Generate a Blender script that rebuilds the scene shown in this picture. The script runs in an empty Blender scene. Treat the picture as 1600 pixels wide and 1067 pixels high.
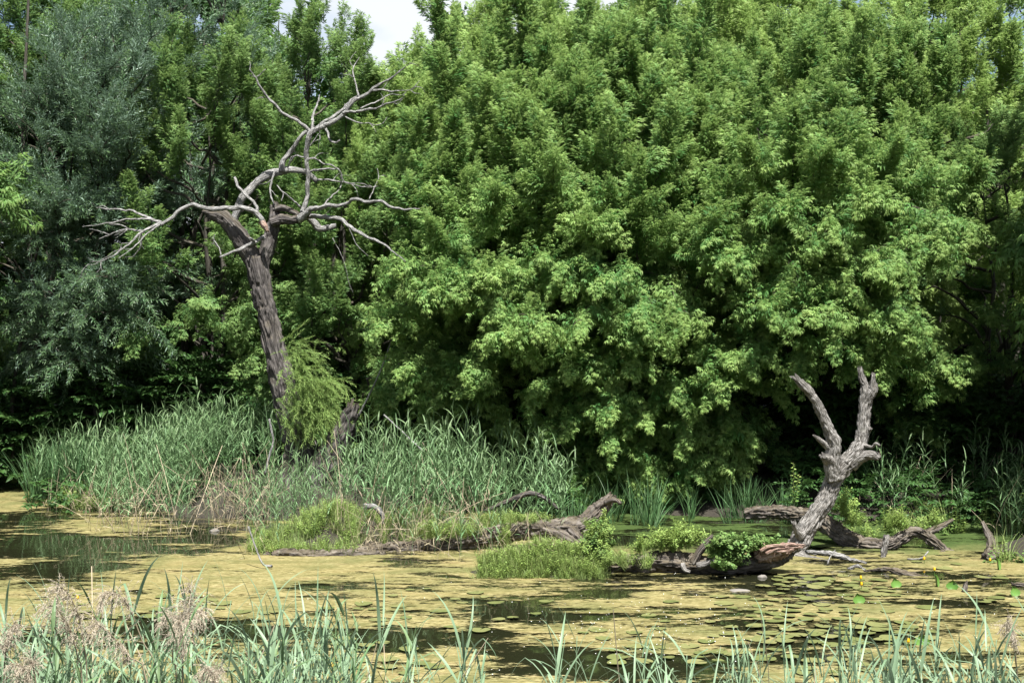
import bpy, math, random
import numpy as np
from mathutils import Vector

# ------------------------------------------------------------------ camera, sky, sun, exposure
scene = bpy.context.scene
rng = np.random.default_rng(11)
random.seed(11)
COL = scene.collection
FPX, CX, CY, CAMZ = 2300.0, 800.0, 533.5, 2.2
cam_d = bpy.data.cameras.new('camera')
cam = bpy.data.objects.new('camera', cam_d)
COL.objects.link(cam)
cam.location = (0, 0, CAMZ)
cam.rotation_euler = (math.radians(90), 0, 0)
cam_d.sensor_width = 36
cam_d.lens = 36 * FPX / 1600
cam_d.clip_start = 0.1
cam_d.clip_end = 2000
scene.camera = cam

SUN_EL, SUN_AZ = math.radians(62), math.radians(166)      # azimuth clockwise from +Y: behind the camera, a little to the right
world = bpy.data.worlds.new('World')
scene.world = world
world.use_nodes = True
wn = world.node_tree
wn.nodes.clear()
w_out = wn.nodes.new('ShaderNodeOutputWorld')
w_bg = wn.nodes.new('ShaderNodeBackground')
w_sky = wn.nodes.new('ShaderNodeTexSky')
w_sky.sky_type = 'NISHITA'
w_sky.sun_disc = False
w_sky.sun_elevation = SUN_EL
w_sky.sun_rotation = SUN_AZ
w_tc = wn.nodes.new('ShaderNodeTexCoord')
w_map = wn.nodes.new('ShaderNodeMapping')
w_map.inputs['Scale'].default_value = (1.0, 1.0, 2.2)
w_n = wn.nodes.new('ShaderNodeTexNoise')
w_n.inputs['Scale'].default_value = 3.2
w_n.inputs['Detail'].default_value = 6
w_r = wn.nodes.new('ShaderNodeValToRGB')
w_r.color_ramp.elements[0].position = 0.40
w_r.color_ramp.elements[1].position = 0.58
w_mx = wn.nodes.new('ShaderNodeMix')
w_mx.data_type = 'RGBA'
w_mx.inputs[7].default_value = (6.4, 6.7, 7.1, 1)
wn.links.new(w_tc.outputs['Generated'], w_map.inputs['Vector'])
wn.links.new(w_map.outputs[0], w_n.inputs['Vector'])
wn.links.new(w_n.outputs['Fac'], w_r.inputs['Fac'])
wn.links.new(w_r.outputs['Color'], w_mx.inputs[0])
wn.links.new(w_sky.outputs[0], w_mx.inputs[6])
wn.links.new(w_mx.outputs[2], w_bg.inputs['Color'])
w_bg.inputs['Strength'].default_value = 0.052
wn.links.new(w_bg.outputs[0], w_out.inputs[0])

sun_d = bpy.data.lights.new('sun', 'SUN')
sun_d.energy = 5.0
sun_d.angle = math.radians(0.6)
sun_d.color = (1.0, 0.98, 0.94)
sun = bpy.data.objects.new('sun', sun_d)
COL.objects.link(sun)
sdir = Vector((math.sin(SUN_AZ) * math.cos(SUN_EL), math.cos(SUN_AZ) * math.cos(SUN_EL), math.sin(SUN_EL)))
sun.rotation_euler = sdir.to_track_quat('Z', 'Y').to_euler()
sun.location = sdir * 60

scene.view_settings.view_transform = 'Standard'
scene.view_settings.look = 'None'
scene.view_settings.gamma = 1
scene.view_settings.use_curve_mapping = False
scene.view_settings.exposure = 1.55
scene.render.engine = 'CYCLES'
scene.cycles.use_denoising = True
scene.cycles.max_bounces = 6
scene.cycles.diffuse_bounces = 2
scene.cycles.glossy_bounces = 2
scene.cycles.transmission_bounces = 3
scene.cycles.transparent_max_bounces = 12
scene.cycles.caustics_reflective = False
scene.cycles.caustics_refractive = False


# ------------------------------------------------------------------ helpers
def P(px, py, Y):
    """the point at depth Y that stands at photo position px, py"""
    return np.array([(px - CX) / FPX * Y, Y, CAMZ - (py - CY) / FPX * Y])


def mpp(Y):
    return Y / FPX


def hash3(ix, iy, iz, seed):
    h = (ix.astype(np.int64) * 374761393 + iy.astype(np.int64) * 668265263 + iz.astype(np.int64) * 2147483647 + seed * 974711) & 0xffffffff
    h = ((h ^ (h >> 13)) * 1274126177) & 0xffffffff
    h = ((h ^ (h >> 16)) * 2246822519) & 0xffffffff
    h = h ^ (h >> 15)
    return (h & 0xffffff) / float(0xffffff)


def vnoise(p, seed=0):
    p = np.asarray(p, float)
    i = np.floor(p).astype(np.int64)
    f = p - i
    f = f * f * (3 - 2 * f)
    r = 0
    for dx in (0, 1):
        wx = f[..., 0] if dx else 1 - f[..., 0]
        for dy in (0, 1):
            wy = f[..., 1] if dy else 1 - f[..., 1]
            for dz in (0, 1):
                wz = f[..., 2] if dz else 1 - f[..., 2]
                r = r + wx * wy * wz * hash3(i[..., 0] + dx, i[..., 1] + dy, i[..., 2] + dz, seed)
    return r


def fbm(p, seed=0, octv=4, gain=0.5):
    a, s, t = 1.0, 0.0, 0.0
    p = np.asarray(p, float)
    for k in range(octv):
        s = s + a * vnoise(p * (2 ** k), seed + k * 17)
        t += a
        a *= gain
    return s / t


def norm(v):
    v = np.asarray(v, float)
    return v / (np.linalg.norm(v, axis=-1, keepdims=True) + 1e-9)


class Buf:
    def __init__(self):
        self.V, self.F, self.A, self.UV, self.n = [], [], [], [], 0

    def add(self, V, F, a=0.0, uv=None):
        V = np.asarray(V, float)
        self.V.append(V)
        self.F.extend([tuple(int(i) + self.n for i in f) for f in F])
        self.A.append(np.broadcast_to(np.asarray(a, float), (len(V),)).copy())
        self.UV.append(np.zeros((len(V), 2)) if uv is None else np.asarray(uv, float))
        self.n += len(V)

    def mesh(self, name, mat, smooth=True):
        m = bpy.data.meshes.new(name)
        V = np.concatenate(self.V) if self.V else np.zeros((0, 3))
        m.from_pydata(V.tolist(), [], self.F)
        at = m.attributes.new('age', 'FLOAT', 'POINT')
        at.data.foreach_set('value', np.concatenate(self.A).astype(np.float32))
        uv = m.attributes.new('suv', 'FLOAT_VECTOR', 'POINT')
        U = np.concatenate(self.UV)
        uv.data.foreach_set('vector', np.c_[U, np.zeros(len(U))].astype(np.float32).ravel())
        for q in (mat if isinstance(mat, (list, tuple)) else [mat]):
            m.materials.append(q)
        if smooth:
            m.polygons.foreach_set('use_smooth', [True] * len(m.polygons))
        return m


def tag(o, label=None, cat=None, group=None, kind=None):
    for k, v in (('label', label), ('category', cat), ('group', group), ('kind', kind)):
        if v:
            o[k] = v
    return o


def link(name, mesh, parent=None):
    o = bpy.data.objects.new(name, mesh)
    COL.objects.link(o)
    if parent is not None:
        o.parent = parent
    return o


def empty(name, loc, label=None, cat=None, group=None):
    o = bpy.data.objects.new(name, None)
    o.location = [float(v) for v in loc]
    o.empty_display_size = 0.1
    COL.objects.link(o)
    return tag(o, label, cat, group)


def catmull(P_, R_, step):
    P_ = np.asarray(P_, float)
    R_ = np.asarray(R_, float)
    n = len(P_)
    if n == 2:
        P_ = np.array([P_[0], (P_[0] + P_[1]) / 2, P_[1]])
        R_ = np.array([R_[0], (R_[0] + R_[1]) / 2, R_[1]])
        n = 3
    E = np.vstack([2 * P_[0] - P_[1], P_, 2 * P_[-1] - P_[-2]])
    out, rad = [], []
    for i in range(n - 1):
        p0, p1, p2, p3 = E[i], E[i + 1], E[i + 2], E[i + 3]
        L = np.linalg.norm(p2 - p1)
        k = max(1, int(math.ceil(L / step)))
        for j in range(k):
            t = j / k
            out.append(0.5 * ((2 * p1) + (-p0 + p2) * t + (2 * p0 - 5 * p1 + 4 * p2 - p3) * t * t + (-p0 + 3 * p1 - 3 * p2 + p3) * t ** 3))
            tt = t * t * (3 - 2 * t)
            rad.append(R_[i] * (1 - tt) + R_[i + 1] * tt)
    out.append(P_[-1])
    rad.append(R_[-1])
    return np.array(out), np.array(rad)


def sweep(buf, path, rad, seg=8, step=0.05, seed=0, ridge=0.0, lump=0.0, jag0=0.0, jag1=0.0, age=0.0, squash=1.0, kr=None, ks=None, wig=0.0):
    """a limb: rings along a smooth path, furrowed and lumpy, closed with broken ends"""
    C, R = catmull(path, rad, step)
    n = len(C)
    if wig:
        S_ = np.r_[0, np.cumsum(np.linalg.norm(np.diff(C, axis=0), axis=1))]
        rm = max(float(np.mean(R)), .004)
        for fr, am in ((.11, 1.0), (.3, .45)):
            q_ = np.stack([S_ * fr / rm, S_ * 0 + seed * 1.3, S_ * 0], -1)
            off = np.stack([vnoise(q_ + [0, 0, 9.1 * k_], seed) - .5 for k_ in range(3)], -1)
            C = C + off * wig * am * rm * 2 * np.clip(S_ / (rm * 8), 0, 1)[:, None]
    T = norm(np.gradient(C, axis=0))
    up = np.array([0, 0, 1.0]) if abs(T[0][2]) < 0.8 else np.array([0, 1.0, 0])
    N = np.zeros_like(T)
    N[0] = norm(np.cross(np.cross(T[0], up), T[0]))
    for i in range(1, n):
        v = N[i - 1] - T[i] * np.dot(N[i - 1], T[i])
        N[i] = norm(v)
    B = np.cross(T, N)
    S = np.r_[0, np.cumsum(np.linalg.norm(np.diff(C, axis=0), axis=1))]
    th = np.linspace(0, 2 * math.pi, seg, endpoint=False)
    ct, st = np.cos(th)[None, :], np.sin(th)[None, :]
    rr = np.repeat(R[:, None], seg, 1)
    r0 = max(float(np.mean(R)), 1e-4)
    kr = kr or 3.0 / r0
    ks = ks or kr / 3.6
    q = np.stack([ct * rr * kr, st * rr * kr, np.repeat(S[:, None], seg, 1) * ks + seed * 7.3], -1)
    if lump:
        g = np.stack([ct * rr * 2.2 / r0 * .45, st * rr * 2.2 / r0 * .45, np.repeat(S[:, None], seg, 1) / (r0 * 3.5) + seed * 3.1], -1)
        rr = rr * (1 + lump * (fbm(g, seed, 3) - 0.5) * 2)
    if ridge:
        # long bark furrows that branch and wander
        tw = fbm(q * np.array([.3, .3, .6]), seed + 5, 2) * 2.6
        qq = q * np.array([1.9, 1.9, 1.0]) + tw[..., None]
        n1 = np.abs(vnoise(qq, seed + 9) * 2 - 1)
        n2 = np.abs(vnoise(qq * 2.1 + 5, seed + 10) * 2 - 1)
        h = np.clip(n1 * 1.9, 0, 1) * .7 + np.clip(n2 * 1.7, 0, 1) * .3
        rr = rr + ridge * (h - 0.75)
    V = C[:, None, :] + rr[..., None] * (ct[..., None] * N[:, None, :] + squash * st[..., None] * B[:, None, :])
    for jag, i, sg in ((jag0, 0, -1), (jag1, n - 1, 1)):
        if jag and n > 3:
            z = vnoise(np.stack([np.cos(th) * 2.3, np.sin(th) * 2.3, np.full(seg, seed * 1.7 + i)], -1), seed + 3)
            V[i] += sg * (z[:, None] * 2 - .6) * jag * R[i] * T[i]
    c0 = C[0] - T[0] * 0.15 * R[0] + (T[0] * jag0 * R[0] * .5 if jag0 else 0)
    c1 = C[-1] + T[-1] * 0.15 * R[-1] - (T[-1] * jag1 * R[-1] * .5 if jag1 else 0)
    VV = np.vstack([V.reshape(-1, 3), c0, c1])
    F = []
    for i in range(n - 1):
        a, b = i * seg, (i + 1) * seg
        for j in range(seg):
            k = (j + 1) % seg
            F.append((a + j, a + k, b + k, b + j))
    e0, e1 = n * seg, n * seg + 1
    for j in range(seg):
        k = (j + 1) % seg
        F.append((e0, k, j))
        F.append((e1, (n - 1) * seg + j, (n - 1) * seg + k))
    uv = np.vstack([np.stack([np.repeat((th / (2 * math.pi) * 2 * math.pi * r0)[None, :], n, 0), np.repeat(S[:, None], seg, 1)], -1).reshape(-1, 2), [[0, S[0]], [0, S[-1]]]])
    buf.add(VV, F, age, uv)
    return C, R


# ------------------------------------------------------------------ materials
def new_mat(name):
    m = bpy.data.materials.new(name)
    m.use_nodes = True
    m.node_tree.nodes.clear()
    return m, m.node_tree


def nd(t, ty, **kw):
    n = t.nodes.new(ty)
    for k, v in kw.items():
        if k.startswith('i_'):
            n.inputs[int(k[2:]) if k[2:].isdigit() else k[2:].replace('_', ' ')].default_value = v
        else:
            setattr(n, k, v)
    return n


def ramp(t, fac, stops):
    r = t.nodes.new('ShaderNodeValToRGB')
    e = r.color_ramp.elements
    while len(e) < len(stops):
        e.new(0.5)
    for q, (p, c) in zip(e, stops):
        q.position = p
        q.color = (*c, 1) if len(c) == 3 else c
    t.links.new(fac, r.inputs[0])
    return r.outputs[0]


def mixc(t, f, a, b, mode='MIX'):
    m = t.nodes.new('ShaderNodeMix')
    m.data_type = 'RGBA'
    m.blend_type = mode
    for s, v in ((0, f), (6, a), (7, b)):
        if hasattr(v, 'is_output'):
            t.links.new(v, m.inputs[s])
        elif s == 0:
            m.inputs[0].default_value = v
        else:
            m.inputs[s].default_value = (*v, 1)
    return m.outputs[2]


def mth(t, op, a, b=None, c=None, clamp=False):
    m = t.nodes.new('ShaderNodeMath')
    m.operation = op
    m.use_clamp = clamp
    for s, v in enumerate((a, b, c)):
        if v is None:
            continue
        if hasattr(v, 'is_output'):
            t.links.new(v, m.inputs[s])
        else:
            m.inputs[s].default_value = v
    return m.outputs[0]


def leaf_mat(name, base, young, back=None, trans=0.3, rough=0.5, spec=0.2, var=0.5, warm=(0.16, 0.16, 0.03), pw=.992):
    m, t = new_mat(name)
    out = nd(t, 'ShaderNodeOutputMaterial')
    at = nd(t, 'ShaderNodeAttribute', attribute_name='age')
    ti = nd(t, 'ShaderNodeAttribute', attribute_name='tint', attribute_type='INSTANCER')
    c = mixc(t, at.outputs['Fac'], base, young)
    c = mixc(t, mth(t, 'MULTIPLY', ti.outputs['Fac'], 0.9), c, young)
    ge = nd(t, 'ShaderNodeNewGeometry')
    rnd = ge.outputs['Random Per Island']
    hsv = nd(t, 'ShaderNodeHueSaturation')
    t.links.new(c, hsv.inputs['Color'])
    t.links.new(mth(t, 'MULTIPLY_ADD', rnd, var, 1 - var * .5), hsv.inputs['Value'])
    t.links.new(mth(t, 'MULTIPLY_ADD', rnd, 0.03, 0.485), hsv.inputs['Hue'])
    c = mixc(t, mth(t, 'GREATER_THAN', rnd, pw), hsv.outputs[0], warm)
    if back:
        c = mixc(t, ge.outputs['Backfacing'], c, back)
    b = nd(t, 'ShaderNodeBsdfPrincipled')
    t.links.new(c, b.inputs['Base Color'])
    b.inputs['Roughness'].default_value = rough
    b.inputs['Specular IOR Level'].default_value = spec
    tr = nd(t, 'ShaderNodeBsdfTranslucent')
    tc = mixc(t, 0.5, c, young)
    t.links.new(tc, tr.inputs['Color'])
    mx = nd(t, 'ShaderNodeMixShader')
    mx.inputs[0].default_value = trans
    t.links.new(b.outputs[0], mx.inputs[1])
    t.links.new(tr.outputs[0], mx.inputs[2])
    t.links.new(mx.outputs[0], out.inputs[0])
    return m


def bark_mat(name, c0, c1, c2, moss=0.0, scale=1.0, mosscol=(0.05, 0.055, 0.015), bump=0.6, streak=14.0):
    """c0 deep furrow tone, c1 main, c2 weathered ridges; grain follows the limb"""
    m, t = new_mat(name)
    out = nd(t, 'ShaderNodeOutputMaterial')
    uv = nd(t, 'ShaderNodeAttribute', attribute_name='suv')
    mp = nd(t, 'ShaderNodeMapping')
    mp.inputs['Scale'].default_value = (streak * 2.2 * scale, streak * .33 * scale, 1)
    t.links.new(uv.outputs['Vector'], mp.inputs['Vector'])
    n1 = nd(t, 'ShaderNodeTexNoise', i_Scale=1.0, i_Detail=6.0, i_Roughness=0.65, i_Distortion=0.6)
    t.links.new(mp.outputs[0], n1.inputs['Vector'])
    v1 = nd(t, 'ShaderNodeTexVoronoi', feature='DISTANCE_TO_EDGE', i_Scale=0.9)
    wob = mixc(t, 0.35, mp.outputs[0], n1.outputs['Color'], 'ADD')
    t.links.new(wob, v1.inputs['Vector'])
    tc = nd(t, 'ShaderNodeTexCoord')
    n2 = nd(t, 'ShaderNodeTexNoise', i_Scale=3.0, i_Detail=5.0)
    t.links.new(tc.outputs['Object'], n2.inputs['Vector'])
    col = ramp(t, n1.outputs['Fac'], [(0.36, c0), (0.5, c1), (0.66, c2)])
    col = mixc(t, mth(t, 'MULTIPLY', n2.outputs['Fac'], 0.55), col, c1)
    n3 = nd(t, 'ShaderNodeTexNoise', i_Scale=9.0, i_Detail=3.0)
    t.links.new(tc.outputs['Object'], n3.inputs['Vector'])
    lich = ramp(t, n3.outputs['Fac'], [(0.62, (0, 0, 0)), (0.70, (1, 1, 1))])
    col = mixc(t, mth(t, 'MULTIPLY', lich, 0.35), col, (0.20, 0.20, 0.16))
    if moss:
        ge = nd(t, 'ShaderNodeNewGeometry')
        sx = nd(t, 'ShaderNodeSeparateXYZ')
        t.links.new(ge.outputs['Normal'], sx.inputs[0])
        f = mth(t, 'MULTIPLY_ADD', n2.outputs['Fac'], 2.4, -1.35)
        f = mth(t, 'ADD', f, sx.outputs['Z'])
        f = mth(t, 'MULTIPLY', mth(t, 'MULTIPLY', f, 1.5, clamp=True), moss)
        mc = mixc(t, n3.outputs['Fac'], mosscol, (0.10, 0.06, 0.02))
        col = mixc(t, f, col, mc)
    b = nd(t, 'ShaderNodeBsdfPrincipled')
    t.links.new(col, b.inputs['Base Color'])
    b.inputs['Roughness'].default_value = 0.9
    b.inputs['Specular IOR Level'].default_value = 0.15
    hgt = mth(t, 'ADD', n1.outputs['Fac'], mth(t, 'MULTIPLY', mth(t, 'MINIMUM', v1.outputs['Distance'], 0.25), 2.0))
    bp = nd(t, 'ShaderNodeBump', i_Strength=bump, i_Distance=0.02)
    t.links.new(hgt, bp.inputs['Height'])
    t.links.new(bp.outputs[0], b.inputs['Normal'])
    t.links.new(b.outputs[0], out.inputs[0])
    return m


M = {}
M['maple'] = leaf_mat('maple_leaf', (0.044, 0.142, 0.036), (0.310, 0.430, 0.128), trans=0.46)
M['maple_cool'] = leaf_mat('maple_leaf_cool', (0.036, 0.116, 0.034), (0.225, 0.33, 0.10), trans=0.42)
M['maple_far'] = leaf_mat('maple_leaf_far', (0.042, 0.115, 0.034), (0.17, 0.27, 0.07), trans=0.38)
M['willow'] = leaf_mat('willow_leaf', (0.040, 0.098, 0.036), (0.105, 0.170, 0.075), back=(0.17, 0.25, 0.18), trans=0.28, rough=0.42, spec=0.35)
M['shoot'] = leaf_mat('willow_shoot_leaf', (0.10, 0.185, 0.045), (0.24, 0.34, 0.10), trans=0.4)
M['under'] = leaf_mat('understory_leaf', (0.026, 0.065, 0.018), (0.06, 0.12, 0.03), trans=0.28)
M['reed'] = leaf_mat('reed_leaf', (0.042, 0.108, 0.036), (0.165, 0.250, 0.115), trans=0.25, rough=0.45, warm=(0.25, 0.20, 0.08), pw=.95)
M['reed_near'] = leaf_mat('near_reed_leaf', (0.095, 0.165, 0.085), (0.24, 0.32, 0.20), trans=0.3, rough=0.42, warm=(0.28, 0.25, 0.09), pw=.94)
M['iris'] = leaf_mat('sedge_leaf', (0.045, 0.100, 0.040), (0.08, 0.15, 0.055), trans=0.25)
M['straw'] = leaf_mat('dead_reed_straw', (0.19, 0.155, 0.10), (0.32, 0.265, 0.18), trans=0.1, rough=0.7, spec=0.2)
M['herb'] = leaf_mat('herb_leaf', (0.095, 0.180, 0.040), (0.260, 0.340, 0.090), trans=0.35)
M['herb2'] = leaf_mat('round_herb_leaf', (0.060, 0.130, 0.035), (0.14, 0.21, 0.06), trans=0.32)
M['grass'] = leaf_mat('grass_blade', (0.100, 0.165, 0.040), (0.22, 0.27, 0.09), trans=0.3)
M['plume'] = leaf_mat('reed_plume', (0.33, 0.275, 0.20), (0.52, 0.46, 0.37), trans=0.3, rough=0.8, spec=0.1)
M['bark'] = bark_mat('willow_bark', (0.022, 0.019, 0.018), (0.078, 0.070, 0.065), (0.17, 0.155, 0.145), moss=0.3, bump=1.0)
M['bark_log'] = bark_mat('log_bark', (0.022, 0.018, 0.015), (0.105, 0.090, 0.078), (0.25, 0.225, 0.20), moss=0.35, bump=1.0)
M['deadwood'] = bark_mat('weathered_wood', (0.06, 0.054, 0.048), (0.25, 0.243, 0.23), (0.47, 0.46, 0.45), moss=0.0, scale=1.6, bump=1.0, streak=26.0)
M['snagwood'] = bark_mat('snag_wood', (0.045, 0.036, 0.03), (0.20, 0.187, 0.170), (0.42, 0.40, 0.38), moss=0.08, scale=1.2, bump=1.0, streak=30.0)
M['livebark'] = bark_mat('live_bark', (0.025, 0.022, 0.018), (0.06, 0.055, 0.045), (0.11, 0.10, 0.085), moss=0.2)
M['torn'] = bark_mat('torn_wood', (0.08, 0.045, 0.035), (0.27, 0.18, 0.14), (0.44, 0.36, 0.31), moss=0.0, scale=1.4, bump=0.9)

# ground
m, t = new_mat('bank_soil')
out = nd(t, 'ShaderNodeOutputMaterial')
tc = nd(t, 'ShaderNodeTexCoord')
n1 = nd(t, 'ShaderNodeTexNoise', i_Scale=6.0, i_Detail=8.0)
n2 = nd(t, 'ShaderNodeTexNoise', i_Scale=60.0, i_Detail=4.0)
for q in (n1, n2):
    t.links.new(tc.outputs['Object'], q.inputs['Vector'])
c = ramp(t, n1.outputs['Fac'], [(0.3, (0.009, 0.007, 0.005)), (0.5, (0.018, 0.015, 0.009)), (0.7, (0.02, 0.026, 0.009))])
c = mixc(t, n2.outputs['Fac'], c, (0.03, 0.024, 0.015))
b = nd(t, 'ShaderNodeBsdfPrincipled')
t.links.new(c, b.inputs['Base Color'])
b.inputs['Roughness'].default_value = 0.95
bp = nd(t, 'ShaderNodeBump', i_Strength=0.7, i_Distance=0.03)
t.links.new(n2.outputs['Fac'], bp.inputs['Height'])
t.links.new(bp.outputs[0], b.inputs['Normal'])
t.links.new(b.outputs[0], out.inputs[0])
M['soil'] = m

# water
m, t = new_mat('pond_water')
out = nd(t, 'ShaderNodeOutputMaterial')
b = nd(t, 'ShaderNodeBsdfPrincipled')
b.inputs['Base Color'].default_value = (0.012, 0.013, 0.006, 1)
b.inputs['Roughness'].default_value = 0.035
b.inputs['IOR'].default_value = 1.33
tc = nd(t, 'ShaderNodeTexCoord')
n1 = nd(t, 'ShaderNodeTexNoise', i_Scale=2.2, i_Detail=2.0)
t.links.new(tc.outputs['Object'], n1.inputs['Vector'])
bp = nd(t, 'ShaderNodeBump', i_Strength=0.06, i_Distance=0.05)
t.links.new(n1.outputs['Fac'], bp.inputs['Height'])
t.links.new(bp.outputs[0], b.inputs['Normal'])
t.links.new(b.outputs[0], out.inputs[0])
M['water'] = m

# algae mat: a clotted crust of threads and duckweed, broken up at its edges
m, t = new_mat('algae_crust')
out = nd(t, 'ShaderNodeOutputMaterial')
tc = nd(t, 'ShaderNodeTexCoord')
cov = nd(t, 'ShaderNodeAttribute', attribute_name='cover')
grn = nd(t, 'ShaderNodeAttribute', attribute_name='green')
mp1 = nd(t, 'ShaderNodeMapping')
mp1.inputs['Scale'].default_value = (0.42, 1.0, 1)
t.links.new(tc.outputs['Object'], mp1.inputs['Vector'])
na = nd(t, 'ShaderNodeTexNoise', i_Scale=7.0, i_Detail=7.0, i_Roughness=0.62)
nb = nd(t, 'ShaderNodeTexNoise', i_Scale=45.0, i_Detail=4.0, i_Roughness=0.7)
nc = nd(t, 'ShaderNodeTexNoise', i_Scale=1.7, i_Detail=4.0)
vo = nd(t, 'ShaderNodeTexVoronoi', i_Scale=110.0)
for q in (na, nb, nc, vo):
    t.links.new(mp1.outputs[0], q.inputs['Vector'])
s = mth(t, 'ADD', mth(t, 'MULTIPLY', na.outputs['Fac'], 1.75), mth(t, 'MULTIPLY', nb.outputs['Fac'], 1.15))
s = mth(t, 'ADD', s, cov.outputs['Fac'])          # about 0.62 + cover
al = nd(t, 'ShaderNodeMapRange', interpolation_type='SMOOTHSTEP')
al.inputs['From Min'].default_value = 1.68
al.inputs['From Max'].default_value = 1.96
t.links.new(s, al.inputs['Value'])
yel = ramp(t, nb.outputs['Fac'], [(0.32, (0.05, 0.046, 0.016)), (0.5, (0.185, 0.158, 0.060)), (0.66, (0.37, 0.325, 0.17))])
yel = mixc(t, mth(t, 'MULTIPLY', nc.outputs['Fac'], 0.8), yel, mixc(t, na.outputs['Fac'], (0.10, 0.092, 0.022), (0.235, 0.175, 0.07)))
mp2 = nd(t, 'ShaderNodeMapping')
mp2.inputs['Scale'].default_value = (0.35, 1.5, 1)
t.links.new(tc.outputs['Object'], mp2.inputs['Vector'])
ne = nd(t, 'ShaderNodeTexNoise', i_Scale=3.2, i_Detail=6.0, i_Roughness=0.65)
t.links.new(mp2.outputs[0], ne.inputs['Vector'])
st = ramp(t, ne.outputs['Fac'], [(0.40, (1, 1, 1)), (0.54, (0, 0, 0))])
yel = mixc(t, mth(t, 'MULTIPLY', st, 0.45), yel, (0.075, 0.078, 0.02))
st2 = ramp(t, ne.outputs['Fac'], [(0.58, (0, 0, 0)), (0.70, (1, 1, 1))])
yel = mixc(t, mth(t, 'MULTIPLY', st2, 0.5), yel, (0.15, 0.10, 0.05))
gr = ramp(t, nb.outputs['Fac'], [(0.3, (0.015, 0.028, 0.005)), (0.6, (0.042, 0.070, 0.012)), (0.75, (0.09, 0.12, 0.03))])
c = mixc(t, grn.outputs['Fac'], yel, gr)
sp = ramp(t, vo.outputs['Distance'], [(0.0, (1, 1, 1)), (0.09, (0, 0, 0))])
c = mixc(t, mth(t, 'MULTIPLY', sp, 0.35), c, (0.45, 0.43, 0.27))
b = nd(t, 'ShaderNodeBsdfPrincipled')
t.links.new(c, b.inputs['Base Color'])
b.inputs['Roughness'].default_value = 0.8
b.inputs['Specular IOR Level'].default_value = 0.25
bp = nd(t, 'ShaderNodeBump', i_Strength=0.9, i_Distance=0.012)
t.links.new(mth(t, 'ADD', nb.outputs['Fac'], na.outputs['Fac']), bp.inputs['Height'])
t.links.new(bp.outputs[0], b.inputs['Normal'])
tr = nd(t, 'ShaderNodeBsdfTransparent')
mx = nd(t, 'ShaderNodeMixShader')
t.links.new(al.outputs[0], mx.inputs[0])
t.links.new(tr.outputs[0], mx.inputs[1])
t.links.new(b.outputs[0], mx.inputs[2])
t.links.new(mx.outputs[0], out.inputs[0])
M['algae'] = m


def plain(name, c0, c1, rough=0.5, scale=20.0, spec=0.4):
    m, t = new_mat(name)
    out = nd(t, 'ShaderNodeOutputMaterial')
    b = nd(t, 'ShaderNodeBsdfPrincipled')
    tc = nd(t, 'ShaderNodeTexCoord')
    oi = nd(t, 'ShaderNodeObjectInfo')
    n = nd(t, 'ShaderNodeTexNoise', i_Scale=scale, i_Detail=4.0, noise_dimensions='4D')
    t.links.new(tc.outputs['Object'], n.inputs['Vector'])
    t.links.new(mth(t, 'MULTIPLY', oi.outputs['Random'], 50.0), n.inputs['W'])
    f = mth(t, 'ADD', mth(t, 'MULTIPLY_ADD', n.outputs['Fac'], 1.6, -0.65), mth(t, 'MULTIPLY', oi.outputs['Random'], 0.7), clamp=True)
    t.links.new(mixc(t, f, c0, c1), b.inputs['Base Color'])
    b.inputs['Roughness'].default_value = rough
    b.inputs['Specular IOR Level'].default_value = spec
    t.links.new(b.outputs[0], out.inputs[0])
    return m


M['pad'] = plain('lily_pad', (0.085, 0.105, 0.030), (0.17, 0.165, 0.065), 0.42, 9.0)
M['pad_fresh'] = plain('fresh_lily_pad', (0.06, 0.14, 0.02), (0.10, 0.19, 0.035), 0.35, 9.0)
M['petal'] = plain('yellow_petal', (0.75, 0.42, 0.01), (0.80, 0.52, 0.03), 0.4)
M['stone'] = plain('pale_stone', (0.10, 0.09, 0.075), (0.17, 0.155, 0.135), 0.8, 14.0)
M['white'] = plain('white_fleck', (0.7, 0.7, 0.65), (0.8, 0.8, 0.75), 0.6)

# ------------------------------------------------------------------ terrain, water, algae
X0c = lambda px, Y: (px - CX) / FPX * Y


def ellip(x, y, cx, cy, rx, ry):
    return np.clip(1 - np.sqrt(((x - cx) / rx) ** 2 + ((y - cy) / ry) ** 2), 0, 1)


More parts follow.
